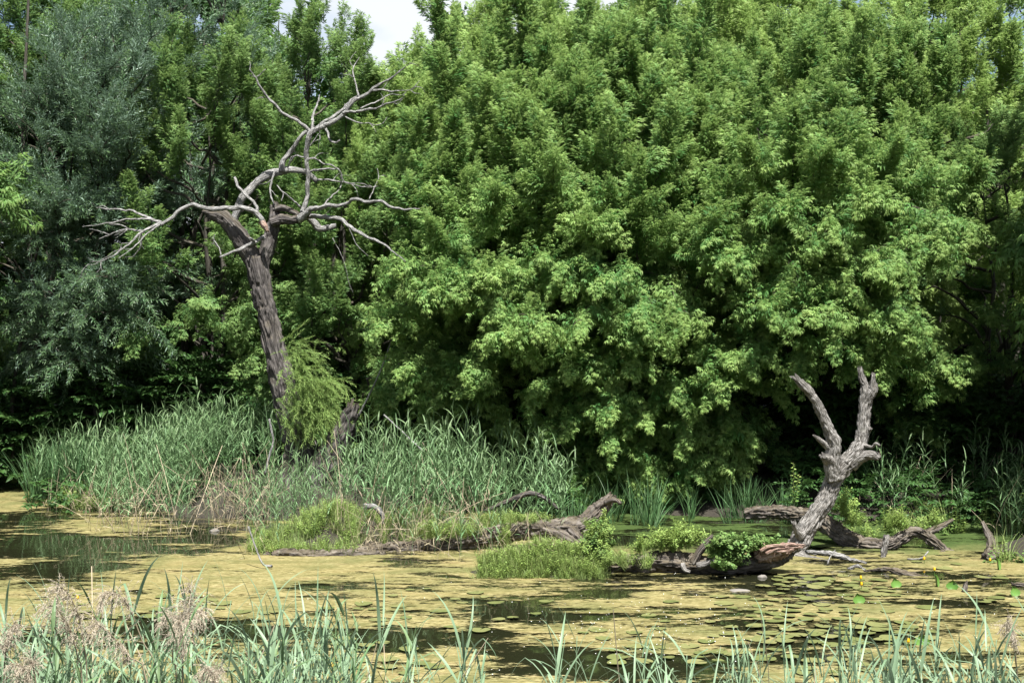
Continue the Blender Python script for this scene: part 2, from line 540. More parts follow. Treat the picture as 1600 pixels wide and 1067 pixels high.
def ground_h(x, y):
    x = np.asarray(x, float)
    y = np.asarray(y, float)
    p = np.stack([x * .8, y * .8, np.zeros_like(x)], -1)
    n = fbm(p, 3, 4) - 0.5
    # far bank: its edge bows towards the camera in the middle
    edge = 18.6 + 0.5 * np.sin(x * 0.9 + 1) + np.where(x < -4.2, (-4.2 - x) * 1.3, 0) + n * 1.2
    far = np.clip((y - edge) / 2.0, -1, 1) * 0.35 + np.clip((y - 22) / 14, 0, 1) * 0.9
    far = np.where(y > edge, np.maximum(far, 0.02) + 0.05, far)
    near = np.clip((7.3 + n * 1.5 - y) / 2.0, -1, 1) * 0.35
    h = np.maximum(np.minimum(far, 1.5), near)
    h = np.maximum(h, -0.45)
    isl = 0.36 * ellip(x, y, -1.7, 17.2, 2.2, 2.0) + 0.2 * ellip(x, y, -0.8, 16.6, 1.7, 0.9) + .36 * ellip(x, y, -2.0, 16.0, 0.8, 0.8)
    m2 = 0.32 * ellip(x, y, 0.28, 14.02, 1.1, 0.46)
    lft = 0.2 * ellip(x, y, -4.6, 20.3, 2.8, 2.2)
    rt = 0.3 * ellip(x, y, 6.2, 18.9, 2.4, 1.9) + .3 * ellip(x, y, 5.4, 15.4, 0.7, 0.7)
    dead = 0.6 * ellip(x, y, -2.7, 20.3, 1.6, 1.3)
    add = np.maximum.reduce([isl, m2, lft, rt, dead])
    h = np.where(add > 0.04, np.maximum(h, add - 0.14 + n * 0.12), h)
    return h + n * 0.06


def axis(lo, mid0, mid1, hi, d):
    a = list(np.arange(mid0, mid1, d))
    s, v = d, mid1
    while v < hi:
        a.append(v)
        s *= 1.35
        v += s
    a.append(hi)
    s, v = d, mid0 - d
    pre = []
    while v > lo:
        pre.append(v)
        s *= 1.35
        v -= s
    pre.append(lo)
    return np.array(pre[::-1] + a)


def sheet(name, xs, ys, hf, mat):
    X, Y = np.meshgrid(xs, ys)
    Z = hf(X, Y)
    nx, ny = len(xs), len(ys)
    V = np.stack([X, Y, Z], -1).reshape(-1, 3)
    i = np.arange(nx * ny).reshape(ny, nx)
    F = np.stack([i[:-1, :-1], i[:-1, 1:], i[1:, 1:], i[1:, :-1]], -1).reshape(-1, 4)
    me = bpy.data.meshes.new(name)
    me.from_pydata(V.tolist(), [], F.tolist())
    me.materials.append(mat)
    me.polygons.foreach_set('use_smooth', [True] * len(me.polygons))
    return me, V


me, _ = sheet('ground', axis(-600, -9, 9, 600, .09), axis(-200, 4, 24, 900, .09), ground_h, M['soil'])
tag(link('ground', me), kind='structure')
me, _ = sheet('pond_water', np.linspace(-45, 45, 10), np.linspace(4.5, 29, 8), lambda x, y: x * 0, M['water'])
tag(link('pond_water', me), kind='structure')

xs = np.arange(-9.5, 9.5, .05)
ys = np.arange(7.0, 24.5, .05)
Xg, Yg = np.meshgrid(xs, ys)
pxg = CX + Xg / Yg * FPX
pyg = CY + CAMZ / Yg * FPX
nz = fbm(np.stack([Xg * .9, Yg * .75, Xg * 0], -1), 21, 5, .55) - 0.5
nz2 = fbm(np.stack([Xg * 3.1, Yg * 2.4, Xg * 0], -1), 33, 4) - 0.5
nz3 = fbm(np.stack([Xg * 1.2, Yg * 3.4, Xg * 0], -1), 55, 4) - 0.5
cover = 0.495 + nz * 1.25 + nz2 * 0.35 + nz3 * 1.0 - .13 * np.clip((pyg - 945) / 90, 0, 1)
# open water as in the place: px, py, half width, half height, strength
for (ex, ey, rx, ry, s) in [(20, 838, 150, 40, .95), (250, 853, 190, 22, .65), (60, 905, 130, 30, .7), (150, 880, 110, 14, .5), (330, 985, 190, 34, .45),
                            (480, 915, 120, 14, .5), (620, 1000, 110, 34, .8), (760, 1000, 60, 30, .75), (460, 1000, 90, 24, .6), (850, 1035, 130, 34, .9), (1010, 1040, 120, 22, .55),
                            (960, 925, 60, 9, .4), (60, 990, 90, 26, .5), (1420, 1000, 160, 14, .45), (1290, 985, 140, 9, .4), (1500, 945, 120, 9, .35), (960, 845, 60, 12, .35),
                            (1350, 880, 120, 10, .35), (1120, 1040, 60, 12, .5), (860, 965, 120, 8, .4), (700, 940, 110, 8, .4), (1190, 960, 90, 6, .35), (330, 830, 60, 8, .3),
                            (1240, 1030, 70, 10, .5), (1500, 1030, 60, 9, .4), (1000, 905, 260, 7, .25)]:
    w = np.clip(1 - np.sqrt(((pxg - ex) / rx) ** 2 + ((pyg - ey) / ry) ** 2), 0, 1)
    cover -= s * .62 * np.clip(w * 2.0, 0, 1) * (0.8 + 1.6 * (nz2 + .15))
green = np.clip((Yg - 14.9) / 1.2, 0, 1) * np.clip((Xg - 0.2) / .8, 0, 1) * .95
green = np.maximum(green, np.clip((Yg - 21) / 1.5, 0, .5))
green = np.clip(green + np.clip(nz2 * 1.6, 0, .35) + .05, 0, 1)
gh = ground_h(Xg, Yg)
Zg = 0.006 + 0.010 * np.clip(nz2 + .3, 0, 1)
ny, nx = Xg.shape
idx = np.arange(nx * ny).reshape(ny, nx)
F = np.stack([idx[:-1, :-1], idx[:-1, 1:], idx[1:, 1:], idx[1:, :-1]], -1).reshape(-1, 4)
cf = cover.ravel()
keep = (cf[F].max(1) > 0.02) & (np.abs(Xg.ravel()[F[:, 0]]) < Yg.ravel()[F[:, 0]] * .36 + .6) & (gh.ravel()[F].min(1) < 0.03)
F = F[keep]
used = np.zeros(nx * ny, bool)
used[F.ravel()] = True
remap = np.cumsum(used) - 1
me = bpy.data.meshes.new('algae_mat')
me.from_pydata(np.stack([Xg, Yg, Zg], -1).reshape(-1, 3)[used].tolist(), [], remap[F].tolist())
for nme, arr in (('cover', cover), ('green', green)):
    a_ = me.attributes.new(nme, 'FLOAT', 'POINT')
    a_.data.foreach_set('value', arr.ravel()[used].astype(np.float32))
me.materials.append(M['algae'])
me.polygons.foreach_set('use_smooth', [True] * len(me.polygons))
tag(link('algae_mat', me), 'yellow green algae crust floating on the dark pond', 'algae', kind='stuff')
cover_grid = cover


def cover_at(x, y):
    i = int(np.clip((x + 9.5) / .05, 0, nx - 1))
    j = int(np.clip((y - 7.0) / .05, 0, ny - 1))
    return cover_grid[j, i]


# ------------------------------------------------------------------ leaf sprays (instanced inside each crown)
def leaflet(buf, o, d, n, L, W, age, droop=0.15, serr=0.0):
    d = norm(d)
    s = norm(np.cross(n, d))
    n = np.cross(d, s)
    f = -n * W * .16
    o = np.asarray(o)
    dz = np.array([0, 0, -1.0])
    m1 = o + d * L * .38
    m2 = o + d * L * .70 + dz * L * droop * .35
    tip = o + d * L + dz * L * droop
    V = [o, m1 + s * W * .5 - f, m1, m1 - s * W * .5 - f, m2 + s * W * .34 - f * .7, m2, m2 - s * W * .34 - f * .7, tip]
    buf.add(V, [(0, 2, 1), (0, 3, 2), (1, 2, 5, 4), (2, 3, 6, 5), (4, 5, 7), (5, 6, 7)], age)


def twig(buf, pts, r, age=0.0):
    pts = np.asarray(pts)
    for a, b in zip(pts[:-1], pts[1:]):
        d = norm(b - a)
        s = norm(np.cross(d, [0.3, 0.2, 1]))
        u = np.cross(d, s)
        ring = [s, -.5 * s + .87 * u, -.5 * s - .87 * u]
        buf.add([a + r * q for q in ring] + [b + r * .8 * q for q in ring], [(0, 1, 4, 3), (1, 2, 5, 4), (2, 0, 3, 5)], age)


def protos(base, n, fn, mat):
    out = []
    for k in range(n):
        b = Buf()
        fn(b, np.random.default_rng(1000 + k * 13 + len(base)))
        o = bpy.data.objects.new(base, b.mesh(base, mat, smooth=False))
        out.append(o)
    return out


def maple_spray(b, r):
    L = r.uniform(.34, .44)
    ax = lambda t: np.array([L * t, .03 * math.sin(t * 3 + r0), L * (-.10 * t * t)])
    r0 = r.uniform(0, 6)
    twig(b, [ax(0), ax(.35), ax(.7), ax(1)], .0035, 0.2)
    nn = 6
    for k in range(nn + 1):
        tt = .12 + .88 * k / nn
        c = ax(tt)
        ag = 0.0 + 0.55 * tt * tt + r.uniform(0, .12)
        sz = (1.0 - .35 * tt) * r.uniform(.85, 1.15)
        roll = (k % 2) * 1.2 + r.uniform(-.4, .4)
        sides = (1, -1) if k < nn else (0, 1, -1)
        for sgn in sides:
            if sgn:
                d = np.array([.55 + .4 * tt, sgn * math.cos(roll) * .9, sgn * math.sin(roll) * .7 + .15])
            else:
                d = np.array([1, 0, .1])
            d = norm(d + r.normal(0, .15, 3))
            pe = c + d * .05 * sz
            ra = pe + norm(d + np.array([0, 0, -.35])) * .085 * sz
            twig(b, [c, pe, ra], .0014, .5)
            dd = norm(ra - pe + np.array([0, 0, -.02]))
            nrm = norm(np.array([.25, 0, 1]) + r.normal(0, .42, 3))
            s = norm(np.cross(nrm, dd))
            dro = r.uniform(.2, .55)
            Lf = .082 * sz
            leaflet(b, ra, dd + np.array([0, 0, -.25]), nrm, Lf * 1.15, .034 * sz, ag, dro)
            for q, ff in ((.92, .95), (.45, .88)):
                p = pe + (ra - pe) * q
                for ss in (1, -1):
                    leaflet(b, p, dd * .55 + s * ss * .85 + np.array([0, 0, -.3]) + r.normal(0, .1, 3), nrm, Lf * ff, .030 * sz, ag, dro)


def willow_spray(b, r):
    L = r.uniform(.40, .52)
    r0 = r.uniform(0, 6)
    ax = lambda t: np.array([L * t, .04 * math.sin(t * 2.5 + r0), L * (-.22 * t * t)])
    twig(b, [ax(0), ax(.35), ax(.7), ax(1)], .0025, 0.3)
    n = 26
    for k in range(n):
        tt = .08 + .92 * k / n
        a = k * 2.4 + r.uniform(-.3, .3)
        d = np.array([.75, math.cos(a) * .75, math.sin(a) * .6 - .1])
        leaflet(b, ax(tt), d + r.normal(0, .12, 3), norm(np.array([-.3, 0, 1]) + r.normal(0, .5, 3)), r.uniform(.075, .105) * (1.1 - .3 * tt), .0165, .2 + .5 * tt, r.uniform(.05, .3))


def shoot_spray(b, r):
    L = r.uniform(.34, .46)
    ax = lambda t: np.array([L * t, .02 * math.sin(t * 4), L * (-.35 * t * t)])
    twig(b, [ax(0), ax(.35), ax(.7), ax(1)], .002, 0.6)
    for k in range(34):
        tt = .05 + .95 * k / 34
        a = k * 2.4
        d = np.array([.9, math.cos(a) * .6, math.sin(a) * .5 - .1])
        leaflet(b, ax(tt), d + r.normal(0, .12, 3), norm(np.array([-.3, 0, 1]) + r.normal(0, .5, 3)), r.uniform(.05, .07), .008, .3 + .6 * tt, r.uniform(.1, .4))


def broad_spray(b, r):
    L = r.uniform(.3, .4)
    ax = lambda t: np.array([L * t, 0, L * (-.15 * t * t)])
    twig(b, [ax(0), ax(.5), ax(1)], .0028, 0.2)
    for k in range(14):
        tt = .1 + .9 * k / 14
        sg = 1 if k % 2 else -1
        d = np.array([.6, sg * .8, r.uniform(-.2, .3)])
        leaflet(b, ax(tt), d + r.normal(0, .15, 3), norm(np.array([0, 0, 1]) + r.normal(0, .3, 3)), r.uniform(.065, .095), .045, .1 + .5 * tt, r.uniform(.1, .5))


def blade(buf, o, az, el, L, W, bend, age, seg=6, twist=0.0, kink=None, rr=None):
    """a long grass-like leaf that rises at el and bends over under its weight"""
    p = np.array(o, float)
    e = el
    pts, ws = [], []
    h = np.array([math.cos(az), math.sin(az), 0])
    s0 = np.array([-math.sin(az), math.cos(az), 0])
    V, F = [], []
    for k in range(seg + 1):
        t_ = k / seg
        d = h * math.cos(e) + np.array([0, 0, math.sin(e)])
        nn = -h * math.sin(e) + np.array([0, 0, math.cos(e)])
        tw = twist * t_
        s = s0 * math.cos(tw) + nn * math.sin(tw)
        w = W * .5 * (min(1, .45 + t_ * 2.6) * (1 - t_ ** 2.2) + .02)
        V += [p + s * w, p - nn * w * .22, p - s * w]
        p = p + d * L / seg
        e -= bend * (0.25 + 1.3 * t_) / seg
        if kink is not None and k == kink:
            e -= 1.0
    for k in range(seg):
        a = k * 3
        F += [(a, a + 1, a + 4, a + 3), (a + 1, a + 2, a + 5, a + 4)]
    buf.add(V, F, age)


def reed_stalk(b, r, H=None, lean=.08, nl=None, leafL=.42, leafW=.026):
    H = H or r.uniform(1.2, 2.0)
    la, az0 = r.uniform(0, 6.28), r.uniform(0, 6.28)
    lx, ly = math.cos(la) * lean * H, math.sin(la) * lean * H
    ax = lambda t: np.array([lx * t * t, ly * t * t, H * t])
    twig(b, [ax(0), ax(.3), ax(.6), ax(.85), ax(1)], .0042, 0.5)
    nl = nl or r.integers(8, 11)
    for k in range(nl):
        tt = .28 + .72 * (k + .5) / nl
        az = az0 + (k % 2) * math.pi + r.normal(0, .5)
        LL = leafL * r.uniform(.75, 1.2) * (1.0 if tt < .85 else .75)
        el = r.uniform(.75, 1.15) + (.25 if tt > .9 else 0)
        blade(b, ax(tt), az, el, LL, leafW * r.uniform(.8, 1.2), r.uniform(.5, 1.9), r.uniform(.1, .9), 6, r.normal(0, .5), kink=(3 if r.random() < .15 else None))


def straw_stalk(b, r):
    H = r.uniform(.7, 1.6)
    a, l = r.uniform(0, 6.28), abs(r.normal(0, .35))
    ax = lambda t: np.array([math.cos(a) * l * H * t ** 1.6, math.sin(a) * l * H * t ** 1.6, H * t * (1 - .1 * l)])
    twig(b, [ax(0), ax(.25), ax(.5), ax(.75), ax(1)], .0045, r.uniform(0, 1))
    for k in range(3):
        tt = r.uniform(.1, .8)
        blade(b, ax(tt), r.uniform(0, 6.28), r.uniform(-.3, .8), r.uniform(.15, .3), .012, 2.2, r.uniform(0, 1), 4, r.normal(0, 1))


def sedge(b, r):
    for k in range(16):
        o = np.array([r.normal(0, .03), r.normal(0, .03), 0])
        blade(b, o, r.uniform(0, 6.28), r.uniform(1.2, 1.52), r.uniform(.65, 1.05), .016, r.uniform(.2, 1.0), r.uniform(0, .8), 6, r.normal(0, .5))


def tuft(b, r):
    for k in range(20):
        o = np.array([r.normal(0, .03), r.normal(0, .03), 0])
        blade(b, o, r.uniform(0, 6.28), r.uniform(.9, 1.5), r.uniform(.12, .34), .006, r.uniform(.4, 1.6), r.uniform(0, 1), 4)


def herb(b, r):
    for q in range(4):
        H = r.uniform(.10, .26)
        a, l = r.uniform(0, 6.28), r.uniform(.05, .5)
        ax = lambda t: np.array([math.cos(a) * l * H * t, math.sin(a) * l * H * t, H * t])
        twig(b, [ax(0), ax(.5), ax(1)], .0018, .5)
        for k in range(14):
            tt = .15 + .85 * k / 14
            an = k * 2.4
            leaflet(b, ax(tt), np.array([math.cos(an), math.sin(an), .45]), norm(np.array([0, 0, 1]) + r.normal(0, .3, 3)), r.uniform(.028, .045), .013, tt * .8, .2)


def round_herb(b, r):
    for q in range(3):
        H = r.uniform(.05, .16)
        a, l = r.uniform(0, 6.28), r.uniform(.3, 1.0)
        ax = lambda t: np.array([math.cos(a) * l * H * t, math.sin(a) * l * H * t, H * t])
        twig(b, [ax(0), ax(.5), ax(1)], .0018, .5)
        for k in range(13):
            tt = .2 + .8 * k / 13
            an = k * 2.4
            d = np.array([math.cos(an), math.sin(an), .15])
            c = ax(tt) + d * .02
            nrm = norm(np.array([0, -.25, 1]) + r.normal(0, .3, 3))
            s = norm(np.cross(nrm, d))
            dd = np.cross(s, nrm)
            R_ = r.uniform(.010, .019)
            V = [c] + [c + R_ * (math.cos(x) * dd + math.sin(x) * s) * (1.15 if abs(x) < .1 else 1) + nrm * R_ * .15 for x in np.linspace(0, 6.283, 8, endpoint=False)]
            b.add(V, [(0, 1 + j, 1 + (j + 1) % 8) for j in range(8)], tt * .8)


PR = {
    'maple': protos('maple_spray', 6, maple_spray, M['maple']),
    'maple_cool': protos('maple_spray_cool', 5, maple_spray, M['maple_cool']),
    'maple_far': protos('maple_spray_far', 5, maple_spray, M['maple_far']),
    'willow': protos('willow_spray', 6, willow_spray, M['willow']),
    'shoot': protos('shoot_spray', 4, shoot_spray, M['shoot']),
    'under': protos('broad_spray', 5, broad_spray, M['under']),
    'reed': protos('reed_stalk', 10, reed_stalk, M['reed']),
    'straw': protos('straw_stalk', 8, straw_stalk, M['straw']),
    'sedge': protos('sedge_tuft', 4, sedge, M['iris']),
    'tuft': protos('grass_tuft', 5, tuft, M['grass']),
    'herb': protos('herb_sprig', 5, herb, M['herb']),
    'herb2': protos('round_herb_sprig', 5, round_herb, M['herb2']),
}
_groups = {}


def scatter_group(kinds):
    key = tuple(kinds)
    if key in _groups:
        return _groups[key]
    ng = bpy.data.node_groups.new('scatter_' + '_'.join(key), 'GeometryNodeTree')
    ng.interface.new_socket('Geometry', in_out='INPUT', socket_type='NodeSocketGeometry')
    ng.interface.new_socket('Geometry', in_out='OUTPUT', socket_type='NodeSocketGeometry')
    gi = ng.nodes.new('NodeGroupInput')
    go = ng.nodes.new('NodeGroupOutput')
    g2i = ng.nodes.new('GeometryNodeGeometryToInstance')
    obs = [o for k in key for o in PR[k]]
    for o in reversed(obs):
        oi = ng.nodes.new('GeometryNodeObjectInfo')
        oi.inputs['Object'].default_value = o
        ng.links.new(oi.outputs['Geometry'], g2i.inputs[0])
    iop = ng.nodes.new('GeometryNodeInstanceOnPoints')
    iop.inputs['Pick Instance'].default_value = True

    def attr(nm, ty):
        a = ng.nodes.new('GeometryNodeInputNamedAttribute')
        a.data_type = ty
        a.inputs['Name'].default_value = nm
        return a.outputs['Attribute']
    ng.links.new(gi.outputs[0], iop.inputs['Points'])
    ng.links.new(g2i.outputs[0], iop.inputs['Instance'])
    ng.links.new(attr('pick', 'INT'), iop.inputs['Instance Index'])
    e2r = ng.nodes.new('FunctionNodeEulerToRotation')
    ng.links.new(attr('rot', 'FLOAT_VECTOR'), e2r.inputs[0])
    ng.links.new(e2r.outputs[0], iop.inputs['Rotation'])
    ng.links.new(attr('scl', 'FLOAT'), iop.inputs['Scale'])
    ng.links.new(iop.outputs[0], go.inputs[0])
    _groups[key] = ng
    return ng


def frame_euler(D, U):
    X = norm(D)
    Y = norm(np.cross(U, X))
    Z = np.cross(X, Y)
    ey = -np.arcsin(np.clip(X[:, 2], -1, 1))
    ex = np.arctan2(Y[:, 2], Z[:, 2])
    ez = np.arctan2(X[:, 1], X[:, 0])
    return np.stack([ex, ey, ez], -1)


def scatter(name, kinds, pts, rot, scl, tint, parent=None, pick=None, r=None):
    r = r or rng
    pts = np.asarray(pts, float)
    n = len(pts)
    me = bpy.data.meshes.new(name)
    me.vertices.add(n)
    me.vertices.foreach_set('co', pts.ravel())
    total = sum(len(PR[k]) for k in kinds)
    if pick is None:
        pick = r.integers(0, total, n)
    for nm, ty, fld, arr in (('rot', 'FLOAT_VECTOR', 'vector', rot), ('scl', 'FLOAT', 'value', scl), ('tint', 'FLOAT', 'value', tint)):
        a = me.attributes.new(nm, ty, 'POINT')
        a.data.foreach_set(fld, np.broadcast_to(np.asarray(arr, np.float32), (n, 3) if ty == 'FLOAT_VECTOR' else (n,)).astype(np.float32).ravel())
    a = me.attributes.new('pick', 'INT', 'POINT')
    a.data.foreach_set('value', np.asarray(pick, np.int32))
    for k in kinds:
        me.materials.append(PR[k][0].data.materials[0])
    o = link(name, me, parent)
    md = o.modifiers.new('scatter', 'NODES')
    md.node_group = scatter_group(kinds)
    o['kind'] = 'stuff'
    return o


def upright(n, r, tilt=.08):
    return np.stack([r.normal(0, tilt, n), r.normal(0, tilt, n), r.uniform(0, 6.283, n)], -1)


# ------------------------------------------------------------------ living trees
def bez(a, b, c, n):
    t_ = np.linspace(0, 1, n)[:, None]
    return (1 - t_) ** 2 * a + 2 * t_ * (1 - t_) * b + t_ ** 2 * c


def tree(label, cat, base, H, R, kinds, nb, seed, zlow=0.6, squash=1.0, extra=(), stems=3, scl=1.0, spacing=.13, trunk_r=.09, group=None, lean=(0, 0), name='maple_tree', widest=.42, tipup=.7, front=.0, branch_parts=14, tintb=0.0, sidelen=.55):
    r = np.random.default_rng(seed)
    base = np.array(base, float)
    root = empty(name, base, label, cat, group)
    # stems
    tb = Buf()
    stem_paths = []
    for k in range(stems):
        a = k * 6.283 / stems + r.uniform(-.5, .5)
        sp = R * r.uniform(.15, .38) * (0 if stems == 1 else 1)
        top = np.array([math.cos(a) * sp + lean[0], math.sin(a) * sp * squash + lean[1], H * r.uniform(.82, .95)])
        mid = np.array([math.cos(a) * sp * .5 + lean[0] * .35, math.sin(a) * sp * .5 + lean[1] * .35, H * .45]) + r.normal(0, .12, 3)
        p = bez(np.array([math.cos(a) * .08, math.sin(a) * .08, -.15]), mid, top, 7)
        p[1:-1] += r.normal(0, .05, (5, 3))
        rr = trunk_r * r.uniform(.8, 1.1) * np.linspace(1, .14, 7)
        sweep(tb, p, rr, 8, .12, seed + k, ridge=.006, lump=.1)
        stem_paths.append(p)
    link('trunk', tb.mesh('trunk', M['livebark']), root)
    pts, dirs, tin, scs = [], [], [], []

    def clothe(path, tipdir_up, l0, vig=1.0, side=True, tb_=0.0, main=False):
        L = np.linalg.norm(np.diff(path, axis=0), axis=1).sum()
        n = max(3, int(L * (1 - l0) / spacing))
        for q in range(n):
            t_ = l0 + (1 - l0) * (q + r.uniform(0, 1)) / n
            f = t_ * (len(path) - 1)
            i = min(int(f), len(path) - 2)
            c = path[i] + (path[i + 1] - path[i]) * (f - i)
            d = norm(path[i + 1] - path[i])
            k = 2 if side else 1
            for _ in range(k):
                a = norm(r.normal(0, 1, 3))
                dd = norm(d * (.5 + .9 * t_) + a * (.95 - .6 * t_) + np.array([0, 0, tipdir_up]))
                scs.append((1.12 - .42 * t_ ** 2) if main else (1.05 - .2 * t_))
                pts.append(c + dd * .03)
                dirs.append(dd)
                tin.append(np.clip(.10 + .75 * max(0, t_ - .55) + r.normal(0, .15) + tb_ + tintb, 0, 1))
        return n

    bbuf = []
    tips = []
    vert = 1.0 if name == 'maple_tree' else .4
    for k in range(nb):
        z = zlow + (H - zlow) * ((k + r.uniform(0, 1)) / nb) ** .9
        tz = (z - zlow) / (H - zlow)
        prof = math.sqrt(max(0.02, 1 - ((tz - widest) / (1 - widest if tz > widest else widest + .25)) ** 2))
        a = k * 2.399 + r.uniform(-.4, .4)
        if r.random() < front:
            a = -math.pi / 2 + r.normal(0, .8)
        rad = R * prof * r.uniform(.72, 1.06) * (.7 if tz < .4 and front > .3 else 1)
        tips.append((np.array([math.cos(a) * rad + lean[0] * tz, math.sin(a) * rad * squash + lean[1] * tz, z]), tz))
    for e in extra:
        tips.append((np.array(e[:3]) - base, None if len(e) < 4 else e[3]))
    for k, (tip, tz) in enumerate(tips):
        is_x = k >= nb
        if tz is None:
            tz = np.clip((tip[2] - zlow) / (H - zlow), 0, 1)
        sp = stem_paths[int(r.integers(len(stem_paths)))]
        best = min(stem_paths, key=lambda s_: np.linalg.norm(s_[4, :2] - tip[:2])) if r.random() < .7 else sp
        hz = np.linalg.norm(tip[:2] - best[3, :2])
        z0 = np.clip(tip[2] - hz * (.35 + .5 * tz), H * .06 + .1, H * .85)
        zi = np.interp(z0, best[:, 2], np.arange(len(best)))
        i = min(int(zi), len(best) - 2)
        st = best[i] + (best[i + 1] - best[i]) * (zi - i)
        mid = (st + tip) * .5 + np.array([0, 0, .22 * hz * (1.1 - tz)]) + r.normal(0, .10 * max(hz, .5), 3)
        if tz < .45:
            mid[2] += .25 * hz
        elif vert > .5:
            mid = np.array([st[0] * .2 + tip[0] * .8, st[1] * .2 + tip[1] * .8, st[2] + .3 * (tip[2] - st[2])]) + r.normal(0, .08, 3)
        path = bez(st, mid, tip, 9)
        path[2:-1] += r.normal(0, .03, (6, 3))
        bb = Buf()
        L = np.linalg.norm(tip - st)
        sweep(bb, path, np.linspace(.014 + .010 * L, .004, 9), 5, .16, seed + k, lump=.1)
        tu = (.2 + tipup * tz + vert * .55 * max(0, tz - .35)) if tz > .35 else r.uniform(-.35, .35)
        tbs = r.normal(0, .10)
        if vert > .5:
            ext = norm(norm(path[-1] - path[-2]) + np.array([0, 0, .9 if tz > .35 else .15])) * r.uniform(.25, .6)
            path = np.vstack([path, path[-1] + ext * .5, path[-1] + ext + np.array([0, 0, .04 if tz > .35 else -.05])])
        clothe(path, tu, .45 if not is_x else .35, tb_=tbs, main=True)
        ns = int(max(3, L * 2.6))
        for q in range(ns):
            t_ = .35 + .63 * (q + .5) / ns
            f = t_ * (len(path) - 1)
            i = min(int(f), len(path) - 2)
            c = path[i] + (path[i + 1] - path[i]) * (f - i)
            d = norm(path[i + 1] - path[i])
            sd = norm(np.cross(d, [0, 0, 1])) * (1 if q % 2 else -1) + r.normal(0, .45, 3)
            sl = sidelen * r.uniform(.6, 1.25) * (1.15 - .5 * t_ if vert < .5 else 1.55 - 1.3 * t_)
            e_ = c + norm(d * .6 + sd * .7 + np.array([0, 0, tu * (.6 + .5 * vert)])) * sl
            sub = bez(c, (c + e_) / 2 + np.array([0, 0, .06]), e_ + np.array([0, 0, -.05 if tz < .5 else .05]), 4)
            sweep(bb, sub, [.006, .005, .004, .003], 4, .3, seed + q)
            clothe(sub, tu, .15, tb_=tbs)
        bbuf.append(bb)
    if branch_parts > 5:
        for bb in bbuf:
            link('branch', bb.mesh('branch', M['livebark']), root)
    else:
        b0 = bbuf[0]
        for b2 in bbuf[1:]:
            b0.add(np.concatenate(b2.V), b2.F, 0, np.concatenate(b2.UV))
        link('branches', b0.mesh('branches', M['livebark']), root)['kind'] = 'stuff'
    pts = np.array(pts)
    dirs = np.array(dirs)
    U = norm(np.array([0, 0, 1.0]) + r.normal(0, .35, dirs.shape))
    sc = r.uniform(.8, 1.2, len(pts)) * scl * np.array(scs)
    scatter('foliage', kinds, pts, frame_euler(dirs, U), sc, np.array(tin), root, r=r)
    return root, len(pts)


def W(px, py, Y):
    if px > 560:
        Y = Y + max(0, 18.3 - Y) * .8 + min(max(0, (py - 500) / 300), 1) * (1.0 if 880 < px < 1170 else 2.0)
    return tuple(P(px, py, Y))


total = 0
# front mass: hand-placed bough ends (photo position, distance)
mL = [W(640, 420, 19.0), W(700, 455, 18.6), W(720, 440, 18.5), W(760, 465, 18.5), W(660, 560, 18.9), W(690, 610, 18.6), W(730, 590, 18.4), W(780, 640, 18.5), W(690, 640, 18.7), W(760, 560, 18.4), W(640, 340, 19.4), W(700, 300, 19.4),
      W(800, 520, 18.3), W(830, 500, 18.2), W(620, 490, 19.2), W(650, 250, 19.6), W(700, 170, 20.0), W(800, 240, 19.4), W(860, 330, 18.9), W(770, 360, 18.7), W(610, 600, 19.2), W(740, 690, 18.6)]
mC = [W(870, 330, 18.8), W(930, 390, 18.4), W(960, 430, 18.1), W(1000, 470, 17.9), W(1010, 520, 17.8), W(900, 560, 18.2), W(960, 600, 18.0), W(1000, 640, 18.0), W(1050, 600, 17.8), W(1100, 600, 17.7), W(1120, 560, 17.7), W(1060, 700, 17.9),
      W(1000, 700, 18.0), W(1080, 770, 18.1), W(1040, 790, 18.2), W(1110, 720, 18.0), W(1130, 760, 18.2), W(900, 700, 18.5), W(870, 640, 18.4), W(960, 770, 18.4), W(1150, 660, 18.1), W(990, 560, 17.9), W(860, 590, 18.3), W(1180, 600, 18.3),
      W(920, 480, 18.0), W(1060, 480, 17.8), W(1090, 400, 17.9), W(1130, 340, 18.1), W(1000, 330, 18.4), W(960, 250, 18.8), W(1040, 250, 18.7), W(1180, 760, 18.7), W(1240, 730, 18.9), W(1200, 690, 18.8), W(1010, 760, 17.9), W(1100, 800, 18.2), W(950, 650, 18.1), W(1000, 690, 18.0), W(1060, 650, 18.0), W(1100, 680, 18.0), W(1040, 740, 18.0), W(980, 730, 18.1), W(1090, 780, 18.1), W(930, 740, 18.3), W(1130, 700, 18.1), W(900, 650, 18.3), W(1070, 820, 18.2), W(960, 810, 18.3)]
mR = [W(1180, 280, 18.2), W(1240, 240, 18.3), W(1270, 300, 17.9), W(1230, 340, 17.7), W(1290, 350, 17.6), W(1350, 330, 17.6), W(1340, 400, 17.4), W(1400, 390, 17.6), W(1440, 370, 17.8), W(1470, 340, 18.0), W(1390, 460, 17.4), W(1340, 480, 17.3),
      W(1300, 520, 17.3), W(1350, 540, 17.3), W(1375, 560, 17.35), W(1250, 540, 17.3), W(1270, 480, 17.4), W(1200, 470, 17.5), W(1180, 530, 17.6), W(1390, 500, 17.5), W(1320, 440, 17.4), W(1230, 420, 17.5), W(1500, 300, 18.4), W(1150, 400, 17.8),
      W(1440, 600, 18.9), W(1420, 650, 19.0), W(1460, 560, 18.9), W(1310, 270, 18.2), W(1380, 280, 18.4)]
ru = np.random.default_rng(808)
